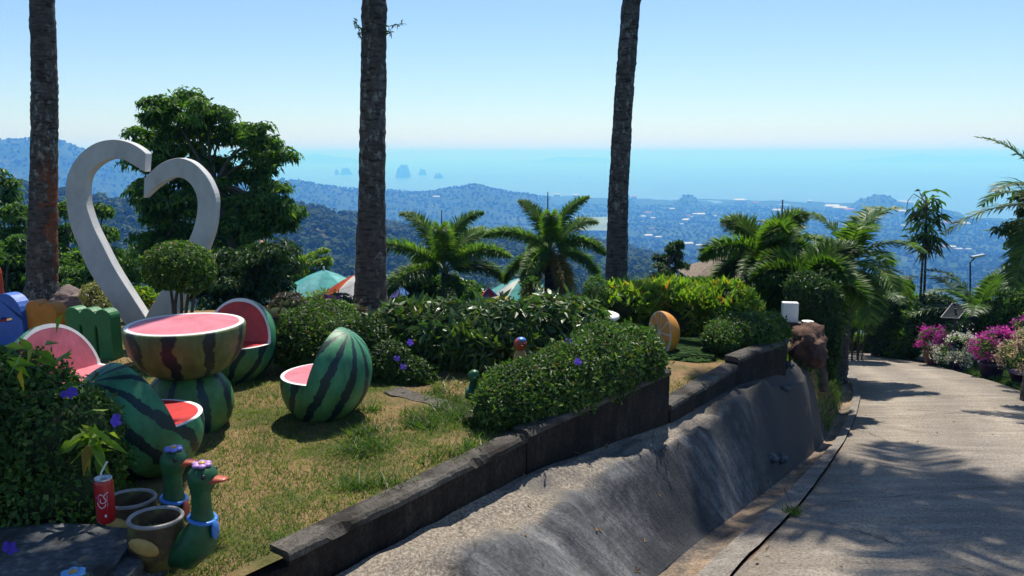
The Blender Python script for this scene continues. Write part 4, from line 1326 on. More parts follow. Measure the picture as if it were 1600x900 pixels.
# orange furniture further back
def orange_slice(label, loc, rz, r, mat_skin='orange_peel', tall=1.25):
    t = thing('orange_chair', label, 'chair', loc, rz, 'orange slice seats')
    n = 40
    prof = [(r * math.sin(a) * .98, r * tall * (1 - math.cos(a))) for a in np.linspace(.25, PI, 18)]
    mb = MB(); v = []; k = len(prof)
    for i, (q, z) in enumerate(prof):
        for j in range(n):
            a = PI * j / (n - 1)
            v.append((q * math.cos(a), q * math.sin(a) * 1.15, z - .02))
    f = [(i * n + j, i * n + j + 1, (i + 1) * n + j + 1, (i + 1) * n + j) for i in range(k - 1) for j in range(n - 1)]
    mb.add(v, f); mk('peel', mb, mat_skin, t, local=True, smooth=True)
    el = [(r * .98 * math.cos(a), r * tall + r * tall * math.sin(a) - .02) for a in np.linspace(0, 2 * PI, 44, endpoint=False)]
    el = [(x, max(z, .0)) for x, z in el]
    def face(sc, y, nm, mat):
        o = [(x * sc, (z - r * tall) * sc + r * tall) for x, z in el]
        return mk(nm, MB().add([(x, y, z) for x, z in o], [tuple(range(len(o)))]), mat, t, local=True)
    face(1.0, -.002, 'pith', 'rind_white')
    for q in range(9):
        a0, a1 = q * 2 * PI / 9 + .05, (q + 1) * 2 * PI / 9 - .05
        pts = [(.08 * r * math.cos((a0 + a1) / 2), r * tall + .08 * r * tall * math.sin((a0 + a1) / 2))] + [(r * .88 * math.cos(a), r * tall + r * tall * .88 * math.sin(a)) for a in np.linspace(a0, a1, 8)]
        pts = [(x, max(z, .01)) for x, z in pts]
        mk('segment', MB().add([(x, -.008, z) for x, z in pts], [tuple(range(len(pts)))]), 'orange_flesh', t, local=True)
    return t
p = onz(1030, 552, -.28); orange_slice('orange slice chair standing at the end of the clipped hedge', (p.x, p.y, -.3), math.radians(-62), .21)
p = at(887, 500, 9.4); orange_slice('pale orange slice chair back showing over the hedge beside the round white table', (p.x, p.y, p.z - .28), math.radians(-8), .26, tall=1.1)
p = at(930, 490, 8.9)
t = thing('round_table', 'low round white table top just above the clipped hedge', 'table', (p.x, p.y, p.z - .5))
mb = MB(); mb.lathe([(.001, .5), (.25, .5), (.27, .49), (.275, .46), (.25, .44), (.001, .43)], 40); mk('table_top', mb, 'white_paint', t, local=True, smooth=True)
mb = MB(); mb.lathe([(.06, .44), (.07, .2), (.14, .02), (.15, -.2)], 20); mk('pedestal', mb, 'orange_peel', t, local=True, smooth=True)

# ------------------------------------------------------------------ duck planters, can, ledge
def petal_cap(parent, c, r, mat, n=6):
    for k in range(n):
        a = k * 2 * PI / n
        mb = MB(); mb.ball((c[0] + r * .62 * math.cos(a), c[1] + r * .62 * math.sin(a), c[2] - r * .12), (r * .42, r * .42, r * .2), 10)
        mk('petal', mb, mat, parent, local=True, smooth=True)
    mb = MB(); mb.ball(c, (r * .4, r * .4, r * .2), 10); mk('flower_centre', mb, 'ochre_paint', parent, local=True, smooth=True)

def duck(label, loc, rz, petal, pot='pot_clay', s=1.0):
    """pot shaped body with an upright neck and head in front; local +x is forward"""
    t = thing('duck_planter', label, 'planter', loc, rz, 'duck shaped planters')
    def up(p):
        p = A(p) * A([1.3, 1, 1])
        if p[2] > .25: p[2] = .25 + (p[2] - .25) * 1.65
        return p * s
    S = lambda pts: [tuple(up(p)) for p in pts]
    mb = MB(); mb.lathe(A([(.07, 0), (.1, .03), (.125, .1), (.128, .16), (.117, .215), (.121, .232), (.112, .238), (.106, .226), (.1, .16), (.09, .13), (.001, .12)]) * s, 36, 0, 1.0, .92)
    body = mk('pot', mb, [pot], t, local=True, smooth=True)
    mb = MB(); mb.lathe(A([(.121, .228), (.124, .236), (.119, .243), (.109, .242), (.105, .232)]) * s, 36, 0, 1.0, .92); mk('pot_rim', mb, 'rim_grey', body, local=True, smooth=True)
    mb = MB(); mb.lathe(A([(.099, .165), (.05, .17), (.001, .168)]) * s, 24, 0, 1, .92); mk('soil', mb, 'soil', body, local=True, smooth=True)
    # breast, neck and head as one surface
    path = [tuple(A(q) * s) for q in [(.06, 0, .06), (.14, 0, .085), (.2, 0, .14), (.22, 0, .195), (.225, 0, .24), (.226, 0, .3), (.226, 0, .36), (.23, 0, .395), (.238, 0, .428), (.241, 0, .462), (.241, 0, .487), (.24, 0, .502)]]
    rad = A([.06, .085, .085, .07, .052, .043, .042, .052, .064, .063, .045, .015]) * s
    mb = MB(); mb.tube(path, rad, 22); mk('neck_and_head', mb, 'duck_green', t, local=True, smooth=True)
    mb = MB(); v = []
    for (x, w, h) in ((.215, .036, .02), (.24, .032, .014), (.265, .026, .008), (.283, .012, .004)):
        for a in np.linspace(0, 2 * PI, 10, endpoint=False):
            v.append(((x + .075) * s, w * math.cos(a) * s, (.432 + (x - .215) * .1 + h * math.sin(a)) * s))
    f = [(i * 10 + j, i * 10 + (j + 1) % 10, (i + 1) * 10 + (j + 1) % 10, (i + 1) * 10 + j) for i in range(3) for j in range(10)] + [tuple(range(30, 40))]
    mb.add(v, f); mk('beak', mb, 'duck_beak', t, local=True, smooth=True)
    for sg in (-1, 1):
        mb = MB(); mb.ball(A([.272, sg * .05, .462]) * s, .011 * s, 10); mk('eye', mb, 'eye_black', t, local=True, smooth=True)
    ring = [((.226 + .056 * math.cos(a)) * s, .056 * math.sin(a) * s, (.248 - .012 * math.cos(a)) * s) for a in np.linspace(0, 2 * PI, 26)]
    mb = MB(); mb.tube(ring, .0105 * s, 8); sc_ = mk('scarf', mb, 'duck_scarf', t, local=True, smooth=True)
    mb = MB(); mb.ball(A([.295, -.02, .205]) * s, A([.012, .03, .045]) * s, 10); mk('scarf_end', mb, 'duck_beak' if petal != 'petal_paint_lilac' else 'duck_scarf', sc_, local=True, smooth=True)
    petal_cap(t, A([.24, 0, .506]) * s, .044 * s, petal)
    for sg in (-1, 1):
        mb = MB(); mb.ball(A([.01, sg * .118, .15]) * s, A([.075, .014, .04]) * s, 12, rot=Matrix.Rotation(.25, 3, 'Y')); mk('wing', mb, 'ochre_paint', t, local=True, smooth=True)
    return t

fd = at(243, 806, 3.4); duck('front duck planter with lilac flower cap and an open dark pot', (fd.x, fd.y, fd.z - .243), math.radians(-8), 'petal_paint_lilac')
fd = at(203, 777, 3.68); duck('rear duck planter with blue flower cap behind the red can', (fd.x, fd.y, fd.z - .243), math.radians(-6), 'petal_paint_blue')
fd = at(40, 992, 2.75); duck('duck planter of which only the sky blue flower cap shows at the lower edge', (fd.x - .03, fd.y, fd.z - .243), math.radians(-4), 'petal_paint_sky')
sp_ = at(240, 822, 3.38)
t = thing('seedling', 'small green seedling sprouting in the front duck planter', 'plant', (sp_.x, sp_.y, sp_.z - .02))
mb = MB(); v, f = leaf_quads(np.tile(A([sp_.x, sp_.y, sp_.z - .02]), (16, 1)) + rng.normal(0, .01, (16, 3)), np.tile(A([0, 0, 1.0]), (16, 1)), .045, .014, .8, .1); mb.add(v, f); mk('foliage', mb, 'leaf_box', t, kind='stuff')

LEDGE = .215
def rough_block(name, label, x0, x1, y0, y1, z0, z1, mat, n=20, amp=.03, cat='ledge'):
    bm = bmesh.new(); bmesh.ops.create_cube(bm, size=1)
    bmesh.ops.subdivide_edges(bm, edges=bm.edges[:], cuts=n, use_grid_fill=True)
    for v_ in bm.verts:
        p = Vector((x0 + (v_.co.x + .5) * (x1 - x0), y0 + (v_.co.y + .5) * (y1 - y0), z0 + (v_.co.z + .5) * (z1 - z0)))
        c = Vector(((x0 + x1) / 2, (y0 + y1) / 2, (z0 + z1) / 2))
        d = (p - c).normalized()
        v_.co = p + d * amp * (nz(p.x * 3, p.y * 3, p.z * 3) + .4 * nz(p.x * 11, p.y * 11, p.z * 11)) - c
        ed = sum(abs(abs(q) - .5) < .03 for q in ((p.x - c.x) / (x1 - x0), (p.y - c.y) / (y1 - y0), (p.z - c.z) / (z1 - z0)))
        if ed >= 2: v_.co *= (1 - .05 * ed)
    me = bpy.data.meshes.new(name); bm.to_mesh(me); bm.free()
    me.materials.append(M[mat])
    o = bpy.data.objects.new(name, me); COL.objects.link(o); o.location = ((x0 + x1) / 2, (y0 + y1) / 2, (z0 + z1) / 2)
    return tag(o, label, cat)
mat_concrete('pebble_dash', [(.3, (.05, .055, .06)), (.55, (.12, .13, .135)), (.75, (.3, .31, .31))], 26, (.04, .04, .035), 2.2, .52, 40, .9, .02)
rough_block('stone_ledge', 'rough grey stone ledge carrying the red can', -3.4, -1.63, 2.2, 3.62, -.3, LEDGE, 'pebble_dash')
rough_block('broken_block', 'dark broken kerb block beside the front duck planter', -1.5, -1.06, 2.95, 3.3, -.3, .06, 'kerb_concrete', 14, .035, 'kerb')

# can with straw and a white swirl mark
cp = at(167, 815, 3.47)
cp.z = max(cp.z, LEDGE)
t = thing('drink_can', 'red drink can with white swirl mark and a white straw', 'can', cp)
mb = MB(); mb.lathe([(.03, 0), (.038, .008), (.041, .02), (.041, .19), (.039, .2), (.036, .206)], 32); can = mk('can_body', mb, 'can_red', t, local=True, smooth=True)
mb = MB(); mb.lathe([(.0365, .204), (.038, .212), (.036, .216), (.033, .208), (.032, .2), (.001, .2)], 32); mk('can_lid', mb, 'steel', t, local=True, smooth=True)
mb = MB(); mb.tube([(-.01, -.005, .2), (-.004, -.004, .24), (.022, .0, .285), (.026, .0, .29)], .004, 8); mk('straw', mb, 'white_paint', t, local=True, smooth=True)
def on_can(u, z):
    a = -PI / 2 + .15 + u / .041
    return (.0415 * math.cos(a), .0415 * math.sin(a), z)
for pts in ([(.03, .155), (.018, .15), (.008, .14), (.012, .128), (.02, .12), (.014, .108), (.0, .105), (-.008, .115), (-.004, .128)],
            [(-.02, .11), (-.012, .09), (0, .082), (.012, .09), (.016, .1)], [(-.012, .142), (-.002, .15), (.006, .142)],
            [(.02, .155), (.024, .14), (.022, .11), (.024, .09)], [(-.026, .13), (-.018, .136), (-.012, .125), (-.018, .112)]):
    q = A([on_can(*p) for p in pts])
    mb = MB(); mb.tube(poly_resample(q, 26), .0017, 5); mk('swirl_mark', mb, 'petal_paint_lilac' if len(pts) == 4 else 'white_paint', can, local=True)
mb = MB(); mb.box(on_can(.012, .045), (.008, .002, .012)); mk('small_mark', mb, 'white_paint', can, local=True)

# ------------------------------------------------------------------ hedges and bushes of the garden
def el(px, py, Y, rx, ry, rz_):
    p = at(px, py, Y); return (p.x, p.y, p.z, rx, ry, rz_)
hl = bush('hedge', 'dark small leaved hedge with violet flowers beside the duck planters', 'hedge',
     [el(30, 705, 4.05, .5, .42, .42), el(105, 700, 3.95, .24, .3, .3), el(85, 770, 3.8, .27, .22, .2), el(0, 620, 4.2, .36, .3, .24), el(-60, 720, 3.9, .5, .4, .45)],
     15000, .032, .02, 'leaf_box', .03, out=.5, jit=.8, lump=.14)
for (x, y, Y, s_) in ((112, 613, 3.72, .035), (181, 657, 3.62, .04), (15, 856, 3.2, .04), (100, 616, 3.74, .022)):
    flower(hl, at(x, y, Y), s_ * .85, 'petal_violet', (rng.uniform(-.6, .8), -1, rng.uniform(-.2, .9)))
flower(hl, at(72, 556, 3.95), .03, 'petal_yellow', (.3, -1, .5))
flower(hl, at(35, 535, 4.0), .02, 'petal_red', (.1, -1, .5))
mb = MB(); P = A([at(x, y, 3.72) for x, y in [(135, 675), (140, 690), (150, 680), (120, 700), (160, 690), (135, 700), (145, 705), (155, 672), (60, 545), (45, 550), (20, 560), (80, 570), (30, 572), (130, 655)] for _ in range(3)]) + rng.normal(0, .03, (42, 3))
v, f = leaf_quads(P, norm(rng.normal(size=P.shape) + A([.3, -.6, .6])), .13, .042, .4, .4); mb.add(v, f); mk('broad_leaves', mb, 'leaf_lime', hl, kind='stuff')

bush('hedge', 'rounded clipped bush behind the red watermelon chair', 'hedge', [el(482, 528, 7.2, .34, .34, .26), el(525, 545, 7.1, .3, .3, .3), el(500, 505, 7.5, .36, .3, .2)], 10000, .034, .02, 'leaf_box', -.02, out=.5, jit=.8)
hv = bush('hedge', 'dark shaded bush with violet flowers behind the turned watermelon chair', 'hedge', [el(600, 572, 6.9, .26, .26, .22), el(645, 590, 6.8, .24, .22, .18), el(570, 535, 7.1, .24, .26, .18)], 7000, .036, .021, 'leaf_dark', -.02, out=.5, jit=.8)
for (x, y) in ((641, 535), (620, 560), (630, 573)):
    flower(hv, at(x, y, 6.58), .03, 'petal_violet', (rng.uniform(-.8, .8), -1, rng.uniform(-.2, .9)))
# broad glossy hedge: its largest leaves one by one
def big_leaf_mesh(L, W):
    v = []; prof = [(0, .08), (.2, .7), (.45, 1), (.75, .65), (1, .03)]
    for (t_, w) in prof:
        x = t_ * L; z = -.18 * L * t_ * t_
        v += [(x, -w * W / 2, z + .12 * W * w), (x, 0, z), (x, w * W / 2, z + .12 * W * w)]
    f = []
    for i in range(4):
        for j in range(2):
            f.append((i * 3 + j, (i + 1) * 3 + j, (i + 1) * 3 + j + 1, i * 3 + j + 1))
    return v, f
def single_leaves(parent, ells, n, L, W, mats, zmin, seed, face=(0, -.75, .65)):
    r_ = np.random.default_rng(seed)
    meshes = []
    for m_ in mats:
        for k in range(3):
            vv, ff = big_leaf_mesh(L * (.8 + .2 * k), W * (.85 + .15 * k)); me = bpy.data.meshes.new('leaf'); me.from_pydata(vv, [], ff); me.materials.append(M[m_])
            me.polygons.foreach_set('use_smooth', np.ones(len(ff), bool)); meshes.append(me)
    p, nn = ell_points(ells, n * 4, 1.0, 1.06, zmin, .1, 3.0, r_)
    ok = (nn @ norm(A(face))) > .35
    p, nn = p[ok][:n], nn[ok][:n]
    for k in range(len(p)):
        o = bpy.data.objects.new('leaf', meshes[r_.integers(len(meshes))]); COL.objects.link(o); o.parent = parent
        o.location = p[k] - A(parent.location)
        d = norm(np.cross(nn[k], r_.normal(size=3)) + nn[k] * .35)
        x = Vector(d); z = Vector(norm(nn[k] + .5 * r_.normal(size=3) + A([0, 0, .3]))); y = z.cross(x).normalized(); z = x.cross(y)
        o.rotation_euler = Matrix((x, y, z)).transposed().to_euler()
ge = [el(635, 525, 7.5, .42, .36, .3), el(700, 528, 7.35, .42, .36, .36), el(770, 532, 7.3, .45, .36, .36), el(840, 522, 7.5, .42, .36, .32), el(890, 512, 7.8, .35, .36, .26), el(660, 512, 7.8, .45, .36, .22), el(760, 513, 7.9, .5, .36, .22)]
gh = bush('glossy_hedge', 'broad hedge with large glossy leaves in the middle of the garden', 'hedge', ge, 8500, .1, .036, 'leaf_glossy', -.03, out=.45, jit=.7, droop=.3, lump=.12)
single_leaves(gh, ge, 300, .105, .042, ['leaf_glossy'], .1, 5)
hb = bush('clipped_hedge', 'long clipped hedge growing in the planter above the bank', 'hedge',
     [el(827, 612, 5.85, .3, .32, .27), el(885, 594, 6.1, .33, .34, .28), el(945, 571, 6.45, .34, .34, .27), el(800, 622, 5.75, .25, .3, .25), el(855, 606, 5.95, .32, .34, .27), el(915, 584, 6.3, .36, .36, .28), el(975, 562, 6.65, .34, .34, .26), el(1000, 558, 6.8, .2, .3, .24), el(945, 540, 6.9, .3, .3, .19), el(775, 632, 5.6, .16, .22, .2)],
     26000, .034, .02, 'leaf_box', -.05, out=.5, jit=.85, lump=.07)
for (x, y, Y) in ((888, 533, 6.1), (903, 565, 5.85), (961, 594, 6.1), (1012, 566, 6.45)):
    flower(hb, at(x, y, Y), .03, 'petal_violet', (rng.uniform(-.8, .8), -1, rng.uniform(-.2, .9)))
bush('clipped_bush', 'rounded clipped bush above the short dark wall', 'bush', [el(1165, 522, 8.95, .4, .34, .24), el(1195, 515, 9.1, .25, .3, .2), el(1130, 530, 8.8, .22, .28, .19)], 12000, .036, .021, 'leaf_box', -.3, out=.5, jit=.8, lump=.06)
le = [el(985, 476, 10.2, .4, .4, .22), el(1045, 472, 10.3, .42, .4, .23), el(1105, 476, 10.3, .4, .4, .22), el(1140, 480, 10.1, .3, .35, .28), el(1060, 505, 10.2, .6, .4, .35), el(1110, 510, 10.2, .4, .35, .3)]
lb = bush('croton_bush', 'lime green bush with orange tinged leaves behind the orange chair', 'bush', le, 6500, .12, .042, 'leaf_lime', -.5, out=.9, jit=.6, droop=-.25, lump=.16)
single_leaves(lb, le[:4], 260, .13, .05, ['leaf_lime'], .1, 9)
bush('shrub', 'thin feathery shrub in front of the pale blue parasol', 'shrub', [el(830, 460, 9.3, .14, .14, .2), el(845, 475, 9.3, .2, .15, .15)], 1300, .04, .018, 'leaf_box', -.3, core=0, lump=.3, lo=.3, out=.7)
bush('shrub', 'feathery dark shrub between the small table and the lime bush', 'shrub', [el(930, 465, 9.9, .17, .17, .2), el(915, 485, 9.8, .2, .2, .2)], 2600, .04, .018, 'leaf_tree', -.4, core=.7, lump=.25)
bush('shrub', 'yellow green twiggy shrub below the red and white parasol', 'shrub', [el(505, 470, 8.9, .2, .2, .14), el(480, 480, 8.8, .16, .2, .12)], 2200, .035, .018, 'leaf_lime', -.2, core=.6, lump=.25, lo=.5)
pb = bush('shrub', 'dull purple shrub with magenta blossom left of the middle palm trunk', 'shrub', [el(535, 475, 8.8, .2, .18, .12), el(548, 485, 8.7, .18, .2, .12)], 2200, .03, .017, 'leaf_purple', -.2, core=.7, lump=.2)
mb = MB(); P = A(at(517, 471, 8.55)) + rng.normal(0, .035, (120, 3)); v, f = leaf_quads(P, norm(rng.normal(size=P.shape)), .03, .025); mb.add(v, f); mk('blossom', mb, 'petal_magenta', pb, kind='stuff')
bush('shrub', 'grey purple leafy shrub right of the red watermelon chair', 'shrub', [el(450, 482, 8.2, .2, .2, .16), el(435, 500, 8.0, .2, .2, .18)], 2600, .04, .02, 'leaf_purple', -.2, core=.75, lump=.2)
bush('shrub', 'pale yellow shrub left of the heart foot', 'shrub', [el(150, 463, 9.3, .13, .13, .15), el(158, 480, 9.2, .14, .12, .12)], 1500, .045, .02, 'leaf_yellow', -.05, core=.6, lump=.2)
bush('shrub', 'bright lime plant between the arms of the heart', 'shrub', [el(222, 472, 9.6, .16, .15, .17)], 900, .07, .03, 'leaf_lime', -.1, core=.6, lump=.2)
# topiary in front of the heart
tb = at(278, 500, 7.7)
t = thing('topiary_tree', 'small tree with clipped round crown in front of the heart', 'tree', (tb.x, tb.y, 0.0))
te = [el(277, 412, 7.7, .31, .3, .2), el(262, 425, 7.65, .22, .22, .17), el(295, 428, 7.65, .22, .24, .17)]
mk('crown', foliage_mb(te, 5200, .038, .021, None, out=.6, jit=.85, lump=.1), 'leaf_box', t, kind='stuff')
mk('inner_core', core_mb(te, .72), 'core_shade', t, smooth=True)
for (x0, x1, xm) in ((278, 262, 270), (280, 280, 285), (284, 300, 292), (276, 285, 272), (290, 310, 302)):
    a, b, c = at(x0, 560, 7.7), at(xm, 470, 7.7), at(x1, 425, 7.7)
    mb = MB(); mb.tube(poly_resample([a, b, c], 9), np.linspace(.025, .01, 9), 7); mk('trunk', mb, 'bark', t, smooth=True)

# ------------------------------------------------------------------ trees
def leafy_tree(name, label, lobes, Y, trunk_px, n, L, W, mat, droop=.7, tr=.09, depth=1.0, group=None, clump=.33, base_z=None):
    """crown built of drooping leaf clumps, limbs reach to the lobes"""
    r_ = np.random.default_rng(int(abs(lobes[0][0])) + 3)
    sc = Y / FPX
    bx = at(trunk_px[0][0], trunk_px[0][1], Y)
    if base_z is not None: bx.z = base_z
    t = thing(name, label, 'tree', bx, 0, group)
    ells = []
    for (px, py, rx, ry) in lobes:
        p = at(px, py, Y + r_.uniform(-.5, .5) * depth); ells.append((p.x, p.y, p.z, rx * sc, max(.6 * rx, ry) * sc * depth, ry * sc))
    m = max(30, n // 150)
    p, nn = ell_points(ells, m, .86, 1.02, None, .12, 2.0, r_)
    q_ = r_.integers(len(ells), size=m // 3); pin = A(ells)[q_, :3] + r_.normal(0, .33, (m // 3, 3)) * A(ells)[q_, 3:6]
    p = np.vstack([p, pin]); nn = np.vstack([nn, norm(r_.normal(size=pin.shape))]); pm = r_.permutation(len(p)); p, nn = p[pm], nn[pm]
    P, N_ = [], []
    for q, d in zip(p, nn):
        k = r_.integers(70, 170)
        rr = clump * r_.uniform(.6, 1.25)
        dd = norm(r_.normal(size=(k, 3))); dd[:, 2] = np.abs(dd[:, 2])
        P.append(q + dd * A([rr, rr, rr * .72]) * r_.uniform(.4, 1, (k, 1))); N_.append(norm(dd * A([1, 1, 1.6]) + d * .4))
    P = np.vstack(P)[:n]; N_ = np.vstack(N_)[:n]
    mb = MB(); v, f = leaf_quads(P, N_, L, W, .25, droop, .45, .15, r_); mb.add(v, f)
    mk('crown', mb, mat, t, kind='stuff')
    tp = A([at(x, y, Y) for x, y in trunk_px]); 
    if base_z is not None: tp[0][2] = base_z
    mb = MB(); mb.tube(poly_resample(tp, 12), np.linspace(tr, tr * .45, 12), 9); mk('trunk', mb, 'bark', t, smooth=True)
    top = tp[-1]; mid = tp[len(tp) // 2]
    for e in ells:
        mb = MB(); mb.tube(poly_resample([mid * .5 + top * .5, (A(e[:3]) + top) / 2 + A([0, 0, -.1]), A(e[:3])], 8), np.linspace(tr * .42, .012, 8), 6); mk('limb', mb, 'bark', t, smooth=True)
    return t
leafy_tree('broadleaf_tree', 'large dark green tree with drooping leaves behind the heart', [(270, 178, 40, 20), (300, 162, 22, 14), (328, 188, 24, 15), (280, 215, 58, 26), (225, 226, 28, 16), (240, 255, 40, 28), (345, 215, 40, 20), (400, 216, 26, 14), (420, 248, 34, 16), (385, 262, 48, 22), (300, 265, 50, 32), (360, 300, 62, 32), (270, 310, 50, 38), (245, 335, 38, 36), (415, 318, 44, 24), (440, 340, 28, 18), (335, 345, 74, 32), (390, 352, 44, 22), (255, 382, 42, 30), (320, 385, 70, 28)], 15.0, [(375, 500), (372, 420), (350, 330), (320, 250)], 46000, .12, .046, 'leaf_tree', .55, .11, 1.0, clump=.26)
leafy_tree('dark_tree', 'dark bushy tree below the large tree beside the teal parasol', [(300, 440, 50, 30), (350, 430, 50, 34), (400, 425, 50, 34), (430, 415, 34, 26), (400, 455, 50, 26), (360, 465, 60, 26)], 13.0, [(400, 520), (400, 470), (395, 430)], 15000, .1, .042, 'leaf_dark', .6, .08, 1.0, clump=.26)
leafy_tree('young_tree', 'bright green young tree beyond the dark tree', [(485, 412, 26, 18), (502, 404, 16, 12), (466, 424, 22, 16)], 25.0, [(485, 480), (485, 450), (487, 430)], 4600, .11, .05, 'leaf_lime', .4, .05, clump=.2)
leafy_tree('young_tree', 'small upright tree standing between the leaning palm and the hut', [(1028, 408, 12, 12), (1048, 395, 16, 14), (1060, 385, 10, 10), (1045, 418, 22, 14), (1030, 425, 14, 10)], 17.0, [(1042, 470), (1043, 430), (1046, 400)], 2600, .1, .05, 'leaf_dark', .4, .05, clump=.14)
for k, (lab, lobes, Y, mt, n, L) in enumerate((
    ('green bush at the picture edge below the wooded ridge', [(5, 335, 40, 30), (-20, 300, 40, 30), (20, 372, 38, 26)], 17.0, 'leaf_tree', 5200, .14),
    ('leafy bush directly behind the red letter and rust stained trunk', [(10, 400, 45, 28), (35, 430, 45, 26), (-10, 450, 60, 30)], 14.0, 'leaf_tree', 6000, .12),
    ('dense bush between the rust stained trunk and the heart', [(120, 425, 42, 26), (140, 400, 30, 18), (100, 445, 40, 24), (165, 440, 30, 24)], 13.5, 'leaf_tree', 6500, .1),
    ('loose light green bush seen through the heart', [(150, 370, 26, 16), (185, 395, 30, 20), (215, 430, 40, 24), (170, 425, 30, 22), (160, 330, 14, 14)], 16.5, 'leaf_tree', 4200, .12),
    ('olive bush right of the rust stained trunk', [(105, 370, 20, 18), (100, 330, 14, 14), (110, 400, 22, 16)], 18.0, 'leaf_tree', 2600, .12))):
    leafy_tree('leafy_bush', lab, lobes, Y, [(lobes[0][0], 520), (lobes[0][0], 470), (lobes[0][0] + 2, lobes[0][1] + 8)], n, L, L * .42, mt, .5, .04, group='bushes along the garden edge', clump=.22)
# rock behind the letters
def rock(name, label, c, r, mat, seed, cat='rock'):
    bm = bmesh.new(); bmesh.ops.create_icosphere(bm, subdivisions=4, radius=1)
    for v_ in bm.verts:
        d = v_.co.copy(); k = 1 + .3 * nz(d.x + seed, d.y, d.z, 1.3) + .2 * (abs(nz(d.x + seed, d.y, d.z, 2.6)) - .2) + .08 * nz(d.x + seed, d.y, d.z, 7)
        v_.co = Vector((d.x * r[0] * k, d.y * r[1] * k, d.z * r[2] * k))
    me = bpy.data.meshes.new(name); bm.to_mesh(me); bm.free(); me.materials.append(M[mat])
    me.polygons.foreach_set('use_smooth', np.ones(len(me.polygons), bool))
    o = bpy.data.objects.new(name, me); COL.objects.link(o); o.location = c
    return tag(o, label, cat)
rock('boulder', 'brown cracked boulder behind the orange letter', at(112, 470, 9.8), (.28, .25, .15), 'rock', 1.0)
rock('boulder', 'reddish earthy boulder beside the dark vine at the road bend', at(1262, 540, 9.9), (.22, .3, .26), 'red_rock', 4.0)

# ------------------------------------------------------------------ palms beyond the hedge and along the road
def gz1(p):
    return float(ground(p.x, p.y)[0])
def mid_palm(label, px, py, Y, nf, length, e0, e1, bend, nl, ll, lw, seed, mats, style, r=.09, mat=lambda k, n: 0, azs=None, rtrunk=1.0):
    top = at(px, py, Y); g = min(gz1(top), top.z - .3)
    fr = crown_fronds(nf, length, e0, e1, bend, nl, ll, lw, seed, mat)
    return palm('garden_palm', label, (top.x - .05, top.y, g), tuple(top), r * 1.15, r, fr, mats, style, group='palms below the garden', flare=1.25)
mid_palm('bushy foxtail palm just right of the thick middle trunk', 695, 425, 17, 12, 1.9, 1.5, -.3, 1.5, 90, .34, .026, 41, ['frond_bright', 'frond'], 'fox', .07, lambda k, n: 0 if k < 7 else 1)
mid_palm('foxtail palm with yellowing lower fronds left of the leaning trunk', 860, 392, 17, 14, 1.5, 1.35, -.85, 1.5, 90, .3, .024, 52, ['frond_bright', 'frond_yellow'], 'fox', .1, lambda k, n: 1 if k > n - 5 else 0)
mid_palm('bright foxtail palm beside the thatched hut', 1196, 403, 13.2, 12, 1.2, 1.3, -.5, 1.7, 100, .36, .026, 63, ['frond_bright', 'frond'], 'fox', .07, lambda k, n: 0 if k < 6 else 1)
mid_palm('dense foxtail palm hanging over the white box', 1262, 440, 12.0, 13, 1.05, 1.1, -.7, 1.8, 100, .34, .026, 74, ['frond_bright', 'frond'], 'fox', .07, lambda k, n: 0 if k % 2 else 1)
mid_palm('coconut palm with thick dark trunk where the road bends', 1322, 412, 15.0, 18, 1.55, 1.4, -.6, 1.5, 70, .5, .04, 85, ['frond_bright'], 'feather', .17)
mid_palm('slim young palm behind the two foxtail palms', 1218, 372, 15.5, 8, .8, 1.2, -.1, 1.5, 36, .26, .03, 96, ['frond'], 'feather', .05)
mid_palm('young coconut palm with pale arching fronds behind the flower pots', 1528, 492, 18.5, 13, 1.75, 1.4, .0, 1.3, 52, .42, .04, 107, ['frond', 'frond_bright'], 'feather', .16)
mid_palm('low palm with drooping fronds left of the shaggy pole plant', 1375, 470, 19.5, 9, 1.3, .9, -.3, 1.5, 44, .36, .035, 118, ['frond'], 'feather', .07)
mid_palm('coconut palm leaning in from the picture edge above the flower pots', 1648, 318, 12.5, 13, 1.5, 1.2, -.5, 1.2, 54, .42, .03, 129, ['frond'], 'feather', .12)
mid_palm('low palm at the picture edge below the dark leafy tree', 1655, 420, 14.0, 9, 1.4, .9, -.4, 1.2, 50, .4, .03, 131, ['frond'], 'feather', .1)
# shaggy pole plant: bare pole with tiers of hanging strap leaves
top = at(1449, 318, 20); bs_p = at(1437, 500, 20)
t = thing('screw_pine', 'tall thin pole plant with ragged tiers of hanging leaves against the sea', 'tree', bs_p)
for dx in (0, .09):
    mb = MB(); mb.tube(poly_resample([A(bs_p) + A([dx, 0, -.6]), A(at(1440, 430, 20)) + A([dx, 0, 0]), A(at(1444, 370, 20)) + A([dx * .5, 0, 0]), A(top)], 14), np.linspace(.035, .022, 14), 8); mk('trunk', mb, 'palm_bark', t, smooth=True)
for (px, py, rr, n, mt) in ((1451, 316, 20, 50, 'leaf_tree'), (1438, 333, 16, 34, 'leaf_dark'), (1462, 334, 14, 34, 'leaf_dark'), (1446, 350, 16, 44, 'leaf_tree'), (1436, 374, 15, 50, 'leaf_dark'), (1458, 370, 15, 46, 'leaf_dark'), (1447, 384, 12, 40, 'frond_dry')):
    c = A(at(px, py, 20)); sc = 20 / FPX
    P = c + np.clip(rng.normal(0, .45, (n, 3)), -.85, .85) * rr * sc
    mb = MB(); v, f = leaf_quads(P, norm(rng.normal(size=P.shape) + A([0, 0, .3])), .36, .055, .5, .8, .6, .2); mb.add(v, f); mk('leaf_tier', mb, mt, t, kind='stuff')
mb = MB()
